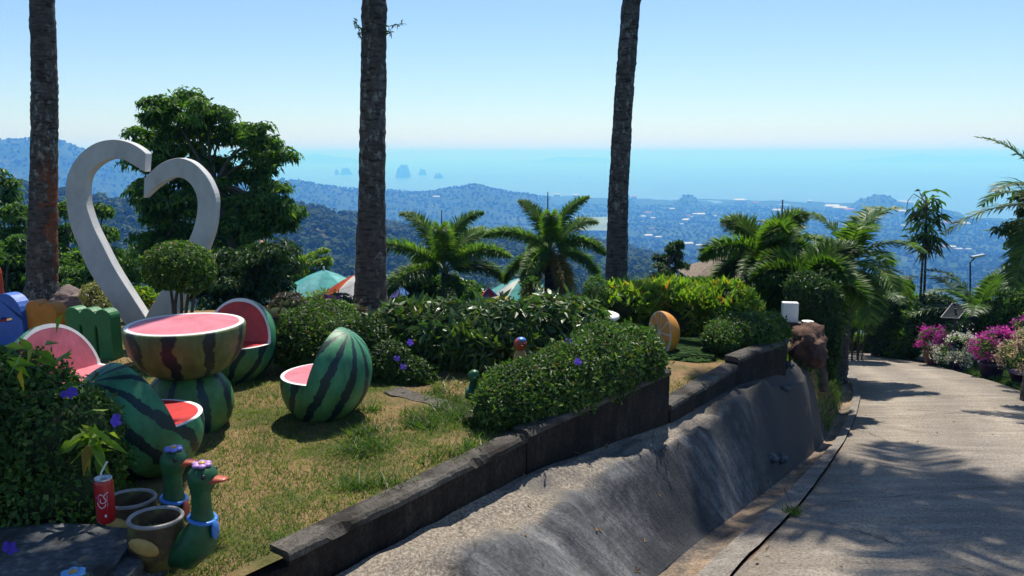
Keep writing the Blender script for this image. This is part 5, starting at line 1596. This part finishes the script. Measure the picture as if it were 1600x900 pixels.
for k in range(16):
    a = rng.uniform(0, 2 * PI); c = A(at(1446, rng.uniform(312, 345), 20)); o = A([math.cos(a), math.sin(a), 0]) * rng.uniform(.3, .55)
    mb.tube([c, c + o * .7 + A([0, 0, .18]), c + o, c + o * 1.05 + A([0, 0, -rng.uniform(.3, .6)])], [.012, .01, .009, .006], 4)
mk('dead_leaf_stalks', mb, 'frond_dry', t)
leafy_tree('edge_tree', 'dark leafy tree at the picture edge beside the leaning coconut palm', [(1600, 340, 30, 22), (1610, 370, 34, 20), (1600, 395, 30, 16), (1620, 310, 24, 20), (1600, 415, 26, 12), (1640, 350, 40, 40)], 13.5, [(1640, 560), (1640, 440), (1625, 370)], 6500, .1, .045, 'leaf_dark', .6, .08, clump=.22, base_z=-2.0)

# vine covered column and shrubs round the bend
vp = [el(1283, 500, 10.7, .22, .25, .4), el(1275, 470, 10.8, .28, .3, .3), el(1290, 550, 10.6, .16, .2, .35), el(1262, 455, 10.9, .3, .3, .25)]
bush('vine_column', 'tall dark column of climbing vine at the road bend', 'vine', vp, 9000, .055, .03, 'leaf_dark', -1.05, out=.4, jit=.8, droop=.5, lump=.15)
mb = MB(); mb.tube(poly_resample([A(at(1284, 612, 10.4)), A(at(1283, 560, 10.5)), A(at(1276, 500, 10.7))], 10), np.linspace(.09, .06, 10), 10)
tag(mk('dead_stump', mb, 'bark', loc=tuple(at(1284, 612, 10.4)), smooth=True), 'dark upright stump under the vine column', 'stump')
def shrub_right(label, lobes, Y, n, L, mat, zb=None, **kw):
    ells = [el(px, py, Y, rx * Y / FPX, max(.5 * rx, ry) * Y / FPX, ry * Y / FPX) for px, py, rx, ry in lobes]
    zb = min(gz1(at(lobes[0][0], lobes[0][1], Y)), ells[0][2] - ells[0][5]) if zb is None else zb
    return bush('shrub', label, 'shrub', ells, n, L, L * .45, mat, zb, 'shrubs beyond the road', .82, jit=.7, **kw)
shrub_right('low grassy hedge at the far end of the road', [(1330, 533, 28, 12), (1365, 538, 26, 12), (1300, 528, 20, 14)], 20.5, 4000, .1, 'leaf_tree')
shrub_right('dark rounded topiary bush at the far road end', [(1384, 505, 26, 30), (1380, 530, 24, 22), (1395, 490, 18, 16)], 19.5, 5000, .09, 'leaf_dark')
shrub_right('leafy shrub left of the magenta flower pot', [(1420, 525, 26, 28), (1410, 550, 24, 16), (1435, 500, 26, 22)], 19.0, 4200, .1, 'leaf_tree')
shrub_right('shrub with a red flower below the shaggy pole plant', [(1405, 450, 20, 16), (1395, 470, 30, 18), (1420, 480, 30, 20)], 22.0, 3600, .11, 'leaf_tree')
shrub_right('dense shrub behind the panel on the post', [(1470, 505, 36, 26), (1500, 520, 36, 24), (1460, 480, 30, 20), (1530, 520, 30, 26)], 20.0, 6000, .1, 'leaf_dark')
shrub_right('dark shrub behind the coconut trunk at the bend', [(1340, 480, 34, 30), (1310, 500, 26, 30), (1350, 450, 26, 22)], 18.5, 5200, .11, 'leaf_dark')
shrub_right('leafy shrub behind the large magenta bougainvillea', [(1570, 500, 40, 26), (1600, 480, 40, 40), (1620, 520, 40, 36)], 18.0, 5200, .1, 'leaf_tree')
shrub_right('bushes left of the white box under the foxtail palm', [(1195, 465, 24, 26), (1170, 460, 26, 30), (1215, 490, 18, 20)], 12.6, 4200, .07, 'leaf_dark')
shrub_right('shrub between hut and lime bush', [(1095, 446, 30, 12), (1070, 448, 30, 12), (1130, 452, 30, 14)], 15.5, 3200, .09, 'leaf_tree')
shrub_right('green shrub behind the first foxtail palm', [(650, 440, 40, 18), (700, 455, 50, 18), (620, 455, 30, 16)], 19.0, 4200, .11, 'leaf_tree')
flower(bpy.data.objects['shrub'], (0, 30, -8), .01, 'petal_red') if False else None

# bougainvillea in pots along the road
def bougainvillea(label, px, py, Y, rx, ry, petal, pot, nfl, pot_h=.3, pot_r=.22, lobes=None):
    base = at(px, py, Y); sc = Y / FPX
    t = thing('potted_bougainvillea', label, 'potted plant', base, 0, 'bougainvillea pots along the road')
    mb = MB(); mb.lathe([(pot_r * .7, 0), (pot_r * .8, .03), (pot_r, pot_h * .9), (pot_r * 1.08, pot_h * .92), (pot_r * 1.08, pot_h), (pot_r * .95, pot_h), (pot_r * .9, pot_h * .8), (.001, pot_h * .8)], 24)
    mk('pot', mb, pot, t, local=True, smooth=True)
    lobes = lobes or [(0, 0, 1, 1)]
    ells = [(base.x + a * rx * sc, base.y + .05 * k, base.z + pot_h + ry * sc * (.8 + b), rx * sc * c, rx * sc * c, ry * sc * d_) for k, (a, b, c, d_) in enumerate(lobes)]
    mk('foliage', foliage_mb(ells, nfl // 2, .055, .03, base.z + .05, lump=.25, lo=.55, out=.5, jit=.8), 'leaf_tree', t, kind='stuff')
    p, nn = ell_points(ells, max(24, nfl // 70), .9, 1.12, base.z + .05, .25)
    P = np.repeat(p, 30, 0) + rng.normal(0, .045, (len(p) * 30, 3)); N_ = norm(np.repeat(nn, 30, 0) + rng.normal(0, .7, (len(p) * 30, 3)))
    mb = MB(); v, f = leaf_quads(P, N_, .04, .034, .5, 0, .8); mb.add(v, f); mk('blossom', mb, petal, t, kind='stuff')
    mb = MB()
    for e in ells:
        mb.tube(poly_resample([(base.x, base.y, base.z + pot_h * .8), ((base.x + e[0]) / 2, e[1], e[2] - e[5] * .5), e[:3]], 6), [.02, .018, .014, .012, .01, .008], 5)
    mk('stem', mb, 'bark', t)
bougainvillea('magenta bougainvillea in a round brown pot at the road edge', 1458, 568, 17.6, 24, 17, 'petal_magenta', 'pot_red', 2600, .34, .22, [(-.45, .2, .55, .8), (.4, .1, .55, .8), (0, .5, .7, .6)])
bougainvillea('white bougainvillea between the two magenta ones', 1497, 577, 17.0, 26, 20, 'petal_white', 'pot_violet', 3000, .22, .18, [(-.1, .3, .8, .7), (.3, .5, .6, .5), (-.2, -.5, .8, .7)])
bougainvillea('large magenta bougainvillea in a dark pot on the grass verge', 1548, 588, 15.8, 34, 24, 'petal_magenta', 'pot_violet', 5000, .28, .24, [(-.5, .3, .55, .5), (.2, .9, .7, .5), (.15, -.1, .45, .7), (.6, .6, .5, .5)])
bougainvillea('cream bougainvillea bush at the picture edge', 1598, 598, 14.8, 34, 30, 'petal_cream', 'pot_violet', 4200, .2, .24, [(0, .2, .8, .8), (-.3, .5, .6, .5), (.4, .8, .7, .6)])
bougainvillea('pink bougainvillea behind the cream one', 1612, 560, 16.5, 34, 30, 'petal_magenta', 'pot_violet', 3000, .2, .2, [(0, .7, .8, .6), (.4, .9, .7, .6)])
# stones along the road edge
for k, (px, py) in enumerate(((1418, 553), (1428, 556), (1436, 558), (1445, 561), (1425, 551), (1438, 561))):
    p = onroad(px, py); rock('edge_stone', 'small pale stone lining the road before the brown pot', (p.x, p.y, p.z), (.11, .09, .06), 'rim_grey', k * 2.0)['group'] = 'stones lining the road'

# white box, panel on post, lamp, poles
p = at(1233, 503, 10.4)
t = thing('white_box', 'white box standing under the foxtail palm', 'box', p, math.radians(-8))
o = mk('box_body', MB().box((0, 0, .135), (.2, .12, .26)), 'white_paint', t, local=True); bevel_obj(o, .008)
mk('plinth', MB().box((0, 0, -.06), (.3, .2, .128)), 'kerb_concrete', t, local=True)
p = at(1262, 504, 10.2); tag(mk('white_plate', MB().lathe([(.001, 0), (.05, .0), (.07, .012), (.075, .02), (.068, .02), (.045, .008), (.001, .008)], 24, c=(p.x, p.y, p.z)), 'white_paint', loc=(p.x, p.y, p.z), smooth=True), 'small white dish beside the white box', 'dish')
p = at(1493, 560, 17.8); pt = at(1493, 482, 17.8)
t = thing('solar_lamp', 'tilted framed panel on a thin dark post behind the flowers', 'panel', p)
mk('post', MB().tube([tuple(p), tuple(pt)], .025, 8), 'dark_metal', t)
fr = [at(1470, 496, 17.6), at(1498, 497.5, 17.6), at(1514, 478, 18.1), at(1488, 474, 18.1)]
for k in range(4):
    mk('frame_bar', MB().tube([tuple(fr[k]), tuple(fr[(k + 1) % 4])], .011, 6), 'rim_grey', t)
q = [A(x) for x in fr]; nrm_ = norm(np.cross(q[1] - q[0], q[3] - q[0]))
mb = MB(); mb.add(q + [x - nrm_ * .02 for x in q], [(0, 1, 2, 3), (7, 6, 5, 4), (0, 4, 5, 1), (1, 5, 6, 2), (2, 6, 7, 3), (3, 7, 4, 0)]); mk('glass_panel', mb, 'solar_glass', t)
p = at(1516, 520, 19.5); pt = at(1516, 410, 19.5); hd = at(1524, 402, 19.5)
t = thing('street_lamp', 'thin lamp post with flat head above the young coconut palm', 'lamp', p)
mk('post', MB().tube([tuple(p), tuple(pt), tuple(hd)], .02, 7), 'dark_metal', t)
o = mk('lamp_head', MB().box(tuple(hd + Vector((.06, 0, .03))), (.3, .12, .05), rot=Matrix.Rotation(-.2, 3, 'Y')), 'steel', t)
for lab, x0, y0, x1, y1, Y in (('thin dark rod rising above the yellowing foxtail palm', 855, 440, 856, 300, 19.0), ('thin dark rod rising between the foxtail palms beside the hut', 1216, 480, 1223, 312, 14.2), ('short thin rod beyond the bushy foxtail palm', 690, 420, 690, 328, 20.5)):
    a, b = at(x0, y0, Y), at(x1, y1, Y)
    tag(mk('thin_pole', MB().tube([tuple(a), tuple((a + b) / 2), tuple(b)], [.03, .025, .012], 7), 'dark_metal', loc=tuple(a), smooth=True), lab, 'pole')

# thatched hut
hp = at(1128, 442, 17.5)
t = thing('thatched_hut', 'hut with grey thatched hip roof behind the lime bush', 'hut', (hp.x, hp.y, hp.z - 1.9))
ap = at(1132, 400, 17.5); lf = at(1076, 434, 17.0); rt = at(1200, 440, 17.0)
w = (rt.x - lf.x) / 2; cx = (rt.x + lf.x) / 2; cyy = 17.6
roof = mk('roof', MB().add([(cx - w, cyy - w, lf.z), (cx + w, cyy - w, lf.z), (cx + w, cyy + w, lf.z), (cx - w, cyy + w, lf.z), (ap.x, cyy, ap.z), (ap.x + .3, cyy, ap.z)], [(0, 1, 5, 4), (1, 2, 5), (2, 3, 4, 5), (3, 0, 4), (3, 2, 1, 0)]), 'thatch', t)
ca, cb = A([cx - w, cyy - w, lf.z]), A([cx + w, cyy - w, lf.z]); cA, cB = A([ap.x, cyy, ap.z]), A([ap.x + .3, cyy, ap.z])
for k in range(7):
    q0, q1 = k / 7, (k + 1.25) / 7
    a0, b0 = ca + (cA - ca) * q0, cb + (cB - cb) * q0; a1, b1 = ca + (cA - ca) * min(q1, 1), cb + (cB - cb) * min(q1, 1)
    up_ = A([0, -.03, .05])
    mk('thatch_course', MB().add([a0 + up_ * 1.3, b0 + up_ * 1.3, b1 + up_ * .2, a1 + up_ * .2, a0 + up_ * .2, b0 + up_ * .2], [(0, 1, 2, 3), (4, 5, 1, 0)]), 'thatch', roof)
    d0, d1 = A([cx - w, cyy + w, lf.z]) * (1 - q0) + cA * q0, A([cx - w, cyy + w, lf.z]) * (1 - min(q1, 1)) + cA * min(q1, 1)
    ul = A([-.03, 0, .05])
    mk('thatch_course', MB().add([d0 + ul * 1.3, a0 + ul * 1.3, a1 + ul * .2, d1 + ul * .2], [(0, 1, 2, 3)]), 'thatch', roof)
mk('wall', MB().box((cx, cyy, lf.z - .75), (1.5 * w, 1.5 * w, 1.52)), 'white_paint', t)
for sx in (-.85, .85):
    for sy in (-.85, .85):
        mk('post', MB().tube([(cx + sx * w, cyy + sy * w, lf.z - 1.9), (cx + sx * w, cyy + sy * w, lf.z)], .05, 8), 'timber', t)

# parasols on the terrace below
def parasol(label, px, py, Y, rpx, hpx, cols, seg=8, rot=0.0):
    ap = at(px, py, Y); sc = Y / FPX; r = rpx * sc; h = hpx * sc
    g = min(gz1(ap), ap.z - 2.2)
    t = thing('parasol', label, 'parasol', (ap.x, ap.y, g), 0, 'parasols on the terrace')
    mk('pole', MB().tube([(ap.x, ap.y, g), tuple(ap)], .025, 8), 'white_paint', t)
    for k in range(seg):
        a0, a1 = rot + k * 2 * PI / seg, rot + (k + 1) * 2 * PI / seg
        v = []
        for q in (0, .35, .7, 1.0):
            for i in range(5):
                s_ = i / 4; a = a0 + (a1 - a0) * s_
                rr = r * q * (1 - .05 * math.sin(PI * s_) * q); zz = ap.z - h * (q ** 1.25) - .05 * h * math.sin(PI * s_) * q
                v.append((ap.x + rr * math.cos(a), ap.y + rr * math.sin(a), zz))
        f = [(i * 5 + j, i * 5 + j + 1, (i + 1) * 5 + j + 1, (i + 1) * 5 + j) for i in range(3) for j in range(4)]
        pn = mk('canopy_panel', MB().add(v, f), cols[k % len(cols)], t, smooth=True)
        mk('rib', MB().tube([tuple(ap), (ap.x + r * math.cos(a0), ap.y + r * math.sin(a0), ap.z - h)], .009, 4), 'steel', pn)
    mk('finial', MB().ball((ap.x, ap.y, ap.z + .03), (.03, .03, .06), 8), 'white_paint', t, smooth=True)
parasol('teal parasol left of the thick middle trunk', 506, 421, 21.5, 66, 32, ['cloth_teal', 'cloth_aqua'])
parasol('red and white parasol beside the thick middle trunk', 556, 428, 19.0, 58, 34, ['cloth_red', 'cloth_white'], 8, .2)
parasol('violet parasol peeping out right of the thick middle trunk', 604, 435, 18.5, 36, 24, ['cloth_violet', 'cloth_blue'], 8, .1)
parasol('green and white parasol behind the bushy foxtail palm', 706, 429, 19.5, 56, 28, ['cloth_teal', 'cloth_white', 'cloth_green', 'cloth_white'], 8, .3)
parasol('pale blue and white parasol left of the yellowing palm', 816, 433, 18.5, 60, 26, ['cloth_aqua', 'cloth_white', 'cloth_teal'], 12, .1)
parasol('small dark red and violet parasol left of the pale blue one', 764, 450, 17.6, 14, 12, ['cloth_red', 'cloth_violet'])
parasol('yellow parasol below the pale blue one', 785, 460, 16.6, 20, 12, ['cloth_yellow', 'cloth_yellow'])
parasol('white and yellow parasol behind the feathery dark shrub', 905, 455, 16.8, 22, 24, ['cloth_white', 'cloth_yellow', 'cloth_pink'], 8, .4)

# little figures among the hedges
def figure(label, c, r, mat, cap, body, dp=.35):
    t = thing('garden_figure', label, 'figurine', (c.x, c.y, 0))
    mb = MB(); mb.tube([(c.x, c.y, c.z - dp), (c.x, c.y, c.z - dp * .6), (c.x, c.y, c.z - .1), (c.x, c.y, c.z - .04)], [r * 1.5, r * 1.4, r, r * .6], 14); mk('body', mb, body, t, smooth=True)
    mb = MB(); mb.ball(c, (r, r, r * 1.1), 18); mk('head', mb, mat, t, smooth=True)
    mb = MB(); mb.ball(c + Vector((.1 * r, 0, r * .62)), (r * .8, r * .8, r * .5), 14); mk('cap', mb, cap, t, smooth=True)
    mb = MB(); mb.ball(c + Vector((.25 * r, -r * .95, -.05 * r)), (r * .25, r * .3, r * .2), 8); mk('nose', mb, mat, t, smooth=True)
    for s_ in (-.2, .6):
        mb = MB(); mb.ball(c + Vector((s_ * r, -r * .86, .2 * r)), r * .14, 8); mk('eye', mb, 'eye_black', t, smooth=True)
figure('round red headed figurine with blue cap peeping over the clipped hedge', at(813, 538, 6.5), .055, 'duck_beak', 'duck_scarf', 'ochre_paint')
figure('small green headed figurine at the end of the clipped hedge', at(740, 588, 5.75), .045, 'duck_green', 'duck_dark_green', 'duck_green', .16)

# unseen tree, added out of view to shade the duck planters
leafy_t = thing('added_shade_tree', 'unseen spreading tree added to shade the hedge and duck planters', 'tree', (-4.6, 2.2, -.4))
se = [(-2.1, 5.6, 4.7, .8, 1.0, .6), (-3.0, 6.2, 4.9, 1.0, 1.1, .7), (-1.7, 4.9, 4.9, .75, .8, .5), (-2.8, 5.0, 5.2, 1.0, 1.0, .7), (-3.9, 5.4, 4.7, 1.0, 1.1, .7), (-3.8, 4.2, 5.0, 1.0, 1.1, .8), (-2.4, 4.1, 5.2, .9, .9, .6), (-1.9, 6.4, 5.0, .7, .7, .5)]
mk('crown', foliage_mb(se, 60000, .13, .06, 3.5, lo=.35, out=.3, droop=.6, lump=.2), 'leaf_tree', leafy_t, kind='stuff')
mk('trunk', MB().tube(poly_resample([(-4.6, 2.2, -.5), (-4.6, 2.3, 1.6), (-4.3, 2.7, 3.2), (-3.4, 4.2, 4.8)], 14), np.linspace(.16, .06, 14), 10), 'bark', leafy_t, smooth=True)
for e in se:
    mk('limb', MB().tube(poly_resample([(-4.3, 2.5, 2.9), ((e[0] - 4.2) / 2, (e[1] + 2.6) / 2, 4.1), e[:3]], 8), np.linspace(.07, .015, 8), 6), 'bark', leafy_t, smooth=True)

# cracks in the road slab
def crack(pts, w):
    q = poly_resample([tuple(onroad(*p)) for p in pts], 30); mb = MB(); v = []
    d = np.gradient(q, axis=0); s_ = norm(np.stack([-d[:, 1], d[:, 0], 0 * d[:, 0]], 1))
    for k in range(30):
        j = .03 * nz(k * .6, pts[0][0], 3); ww = w * (.4 + abs(nz(k * .9, pts[0][1], 5)) * 1.6) * math.sin(PI * (k + .5) / 30) ** .5
        c = q[k] + s_[k] * j; z = R(c[1]) + .005
        v += [(*(c + s_[k] * ww)[:2], z), (*(c - s_[k] * ww)[:2], z)]
    mb.add(v, [(2 * k, 2 * k + 2, 2 * k + 3, 2 * k + 1) for k in range(29)])
    return mk('road_crack', mb, 'crack_dirt', kind='structure')
mat_plain('crack_dirt', (.03, .026, .02), .95, .1, .3, 20)
for pts, w in (([(1252, 792), (1380, 778), (1600, 756)], .004), ([(1335, 655), (1450, 648), (1600, 640)], .004), ([(1275, 813), (1330, 826), (1375, 842), (1412, 853)], .008), ([(1500, 885), (1540, 897), (1600, 915)], .006), ([(1330, 668), (1362, 678), (1390, 690)], .007), ([(1345, 636), (1420, 640), (1520, 646)], .006), ([(1340, 725), (1372, 733), (1394, 737)], .006)):
    crack(pts, w)

# ------------------------------------------------------------------ grass, litter, weeds
def noise_mask(x, y):
    return A([nz(a, b, 1.3, 1.1, 4) for a, b in zip(x, y)])
n = 300000
gx = rng.uniform(-4.6, 2.9, n); gy = 3.0 + 7.0 * rng.uniform(0, 1, n) ** 1.5
xw = np.interp(gy, A(WL)[:6, 1], A(WL)[:6, 0]) - .16
ok = (gx < xw) & (np.abs(gx) < gy * .72)
ok &= ~((gx < -1.6) & (gy < 3.7))
gx, gy = gx[ok], gy[ok]
mk_ = noise_mask(gx, gy)
keep = rng.uniform(-.45, .5, len(gx)) < .26 - mk_ * 1.9
gx, gy, mk_ = gx[keep], gy[keep], mk_[keep]
gz_ = A([lawn_z(a, b) for a, b in zip(gx, gy)])
def blades(gx, gy, gz_, hmin, hmax, w, lean):
    n = len(gx); a = rng.uniform(0, 2 * PI, n); h = rng.uniform(hmin, hmax, n); l = rng.uniform(.2, lean, n) * h; b = rng.uniform(0, 2 * PI, n)
    P = np.stack([gx, gy, gz_ - .004], 1); s_ = np.stack([np.cos(a), np.sin(a), 0 * a], 1) * w * .5
    tip = P + np.stack([np.cos(b) * l, np.sin(b) * l, h], 1)
    v = np.stack([P - s_, P + s_, tip], 1).reshape(-1, 3)
    return MB().add(v, np.arange(n * 3).reshape(-1, 3))
tag(mk('grass', blades(gx, gy, gz_, .012, .035, .007, 1.6), 'grass_blade'), 'short dry lawn grass with sandy bare patches', 'grass', kind='stuff')
# coarse lush tufts near the kerb
def tufts(spots, nb, h, w, rad):
    X_, Y_ = [], []
    for x, y in spots:
        X_.append(x + rng.normal(0, rad, nb)); Y_.append(y + rng.normal(0, rad, nb))
    return np.concatenate(X_), np.concatenate(Y_)
sp = []
for _ in range(380):
    q = onz(rng.uniform(540, 760), rng.uniform(640, 770), 0)
    if q.x < wall_x(q.y) - .18 and mnoise.noise(Vector((q.x * 2, q.y * 2, 3))) > -.15: sp.append((q.x, q.y))
for _ in range(60):
    q = onz(rng.uniform(660, 790), rng.uniform(600, 660), 0); sp.append((q.x, q.y))
tx, ty = tufts(sp, 16, .06, .01, .035)
ok = tx < np.interp(ty, A(WL)[:6, 1], A(WL)[:6, 0]) - .12
tx, ty = tx[ok], ty[ok]
tag(mk('grass', blades(tx, ty, A([lawn_z(a, b) for a, b in zip(tx, ty)]), .025, .09, .011, 2.2), 'grass_lush'), 'coarse green grass tufts along the kerb wall', 'grass', kind='stuff')
# verge grass by the bend and the right roadside
vx, vy, vz_ = [], [], []
sub = bv[dend:]
for _ in range(9000):
    i = rng.integers(0, min(70, len(sub))); j = rng.integers(0, 40); q = sub[i, j]
    vx.append(q[0] + rng.normal(0, .05)); vy.append(q[1] + rng.normal(0, .05)); vz_.append(q[2])
for _ in range(14000):
    k = rng.integers(30, 118); o = abs(rng.normal(0, .5))
    q = RRc[k] + A([1, .1]) * (o + .02); vx.append(q[0]); vy.append(q[1]); vz_.append(near_z(A([q[0]]), A([q[1]]))[0])
tag(mk('grass', blades(A(vx), A(vy), A(vz_), .03, .11, .014, 1.3), 'grass_lush'), 'grass on the verges beside the road', 'grass', kind='stuff')
wd = onroad(1240, 802)
t = thing('weed_tuft', 'dry weed tuft growing from the crack beside the road', 'weed', wd)
mk('grass_blades', blades(wd.x + rng.normal(0, .035, 130), wd.y + rng.normal(0, .03, 130), np.full(130, wd.z), .04, .1, .008, 1.5), 'grass_blade', t, kind='stuff')
mk('dry_stalk', MB().tube([tuple(wd), tuple(wd + Vector((-.04, 0, .12))), tuple(wd + Vector((-.09, .01, .22)))], .0025, 5), 'frond_dry', t)
# fallen leaves
for k in range(70):
    if k < 40:
        i = rng.integers(20, dend - 5); j = rng.choice([2, 4, 5, 8, 12, 20, 28, 36, 39, 41, 42]); q = bv[i, j]; z = q[2] - .008; nrm_ = norm(np.cross(bv[i + 1, j] - bv[i, j], bv[i, j + 1] - bv[i, j])); nrm_ = nrm_ * np.sign(nrm_[2])
    else:
        i = rng.integers(40, 90); s_ = rng.uniform(0, .8); q = Ec[i] * (1 - s_) + RRc[i] * s_; z = R(q[1]) + .0; nrm_ = A([0, 0, 1.0])
    P = A([[q[0], q[1], z + .012]])
    mb = MB(); v, f = leaf_quads(P, A([nrm_]), .055, .025, .12, 0, .1); mb.add(v, f)
    tag(mk('fallen_leaf', mb, 'litter', loc=tuple(P[0])), 'small dry fallen leaf on the concrete', 'leaf', 'fallen leaves on the concrete')
# stones and plants caught in the gutter and on the bank
for k, (px, py, r) in enumerate(((1205, 742, .06), (1215, 733, .07), (1195, 690, .05), (1180, 648, .06), (1225, 712, .05), (1165, 655, .05), (1215, 690, .04))):
    q = bv.reshape(-1, 3)[np.argmin([abs(a) for a in np.hypot(*(bv.reshape(-1, 3)[:, :2] - A(onroad(px, py)[:2])).T)])]
    rock('loose_stone', 'rough grey stone lodged at the foot of the bank', (q[0], q[1], q[2] + .01), (r, r * .9, r * .7), 'pebble_dash', k * 3.0)['group'] = 'stones at the foot of the bank'

# ------------------------------------------------------------------ far houses, field, boats
def hit(px, py, r0=150, r1=6000):
    rr = np.geomspace(r0, r1, 900); d = ray(px, py); h = math.hypot(d.x, d.y)
    x, y, z = d.x / h * rr, d.y / h * rr, CAMZ + d.z / h * rr
    g = ground(x, y); k = np.argmax(g > z)
    return A([x[k], y[k], g[k]]), rr[k]
spots = [(682, 314, 10), (1005, 343, 8), (1012, 339, 10), (1020, 346, 7), (1070, 349, 9), (1080, 343, 6), (1095, 341, 12), (1086, 339, 8), (1075, 341, 6), (1118, 342, 5), (1072, 348, 9), (1065, 355, 6), (1155, 319, 14), (1162, 317, 8), (1180, 321, 8), (1215, 336, 16), (1232, 337, 14), (1248, 338, 9), (1300, 331, 20), (1312, 333, 18), (1325, 334, 14), (1360, 334, 8), (1396, 336, 18), (1410, 337, 14), (1418, 322, 12), (1408, 320, 10), (1480, 355, 12), (1492, 356, 10), (1505, 357, 14), (1412, 358, 8), (1440, 387, 10), (1455, 392, 12), (1470, 392, 10), (1485, 394, 12), (1497, 396, 10), (1512, 396, 8), (1013, 375, 12), (1028, 377, 10), (1018, 362, 6), (1075, 389, 14), (1092, 390, 10), (1112, 391, 12), (900, 309, 9), (870, 308, 9), (990, 312, 9), (1050, 331, 8), (1265, 318, 7), (705, 368, 5), (630, 356, 6), (603, 352, 6), (765, 364, 4)]
for k, (px, py, w) in enumerate(spots):
    p, r = hit(px, py)
    s_ = w * r / FPX; hh = max(4.0, s_ * .3) if r > 1000 else s_ * .45
    lift = 6 if r > 900 else 5
    t = thing('far_house', 'tiny pale building far off among the hazy trees', 'building', (p[0], p[1], p[2]), rng.uniform(-.3, .3), 'far buildings on the plain')
    mk('wall', MB().box((0, 0, (hh + lift) / 2), (s_, s_ * .6, hh + lift)), 'house_white', t, local=True)
    mb = MB(); z = hh + lift; a, b = s_ * .54, s_ * .34
    mb.add([(-a, -b, z), (a, -b, z), (a, b, z), (-a, b, z), (-a * .8, 0, z + hh * .45), (a * .8, 0, z + hh * .45)], [(0, 1, 5, 4), (1, 2, 5), (2, 3, 4, 5), (3, 0, 4), (3, 2, 1, 0)])
    mk('roof', mb, 'house_roof_red' if k % 6 == 2 else 'house_roof_pale', t, local=True)
def draped(name, pts_px, mat, lift, n=12):
    mb = MB(); v = []
    (x0, y0), (x1, y1) = pts_px
    for i in range(n):
        for j in range(n):
            p, r = hit(x0 + (x1 - x0) * i / (n - 1), y0 + (y1 - y0) * j / (n - 1)); v.append((p[0], p[1], p[2] + lift))
    mb.add(v, gridf(n, n)); return mk(name, mb, mat, kind='structure', smooth=True)
draped('field', ((898, 343), (960, 365)), 'field_grass', 9)
draped('earth_scar', ((406, 368), (419, 392)), 'bare_earth', 5, 6)
for k, (px, py) in enumerate(((907, 278), (1040, 289))):
    d = ray(px, py); tt = (SEA - CAMZ) / d.z; p = Vector((0, 0, CAMZ)) + d * tt; s_ = 5.0 * p.length / FPX
    t = thing('ship', 'tiny far ship on the sea ' + ('left of the leaning palm trunk' if k == 0 else 'right of the leaning palm trunk'), 'ship', p)
    mk('hull', MB().add([(-s_ / 2, -s_ * .1, s_ * .16), (s_ / 2, -s_ * .1, s_ * .16), (s_ / 2, s_ * .1, s_ * .16), (-s_ / 2, s_ * .1, s_ * .16), (-s_ * .4, -s_ * .06, 0), (s_ * .42, -s_ * .06, 0), (s_ * .42, s_ * .06, 0), (-s_ * .4, s_ * .06, 0)], [(0, 1, 2, 3), (0, 4, 5, 1), (1, 5, 6, 2), (2, 6, 7, 3), (3, 7, 4, 0), (4, 7, 6, 5)]), 'hull_dark', t, local=True)
    mk('cabin', MB().box((-s_ * .15, 0, s_ * .24), (s_ * .25, s_ * .14, s_ * .16)), 'house_white', t, local=True)
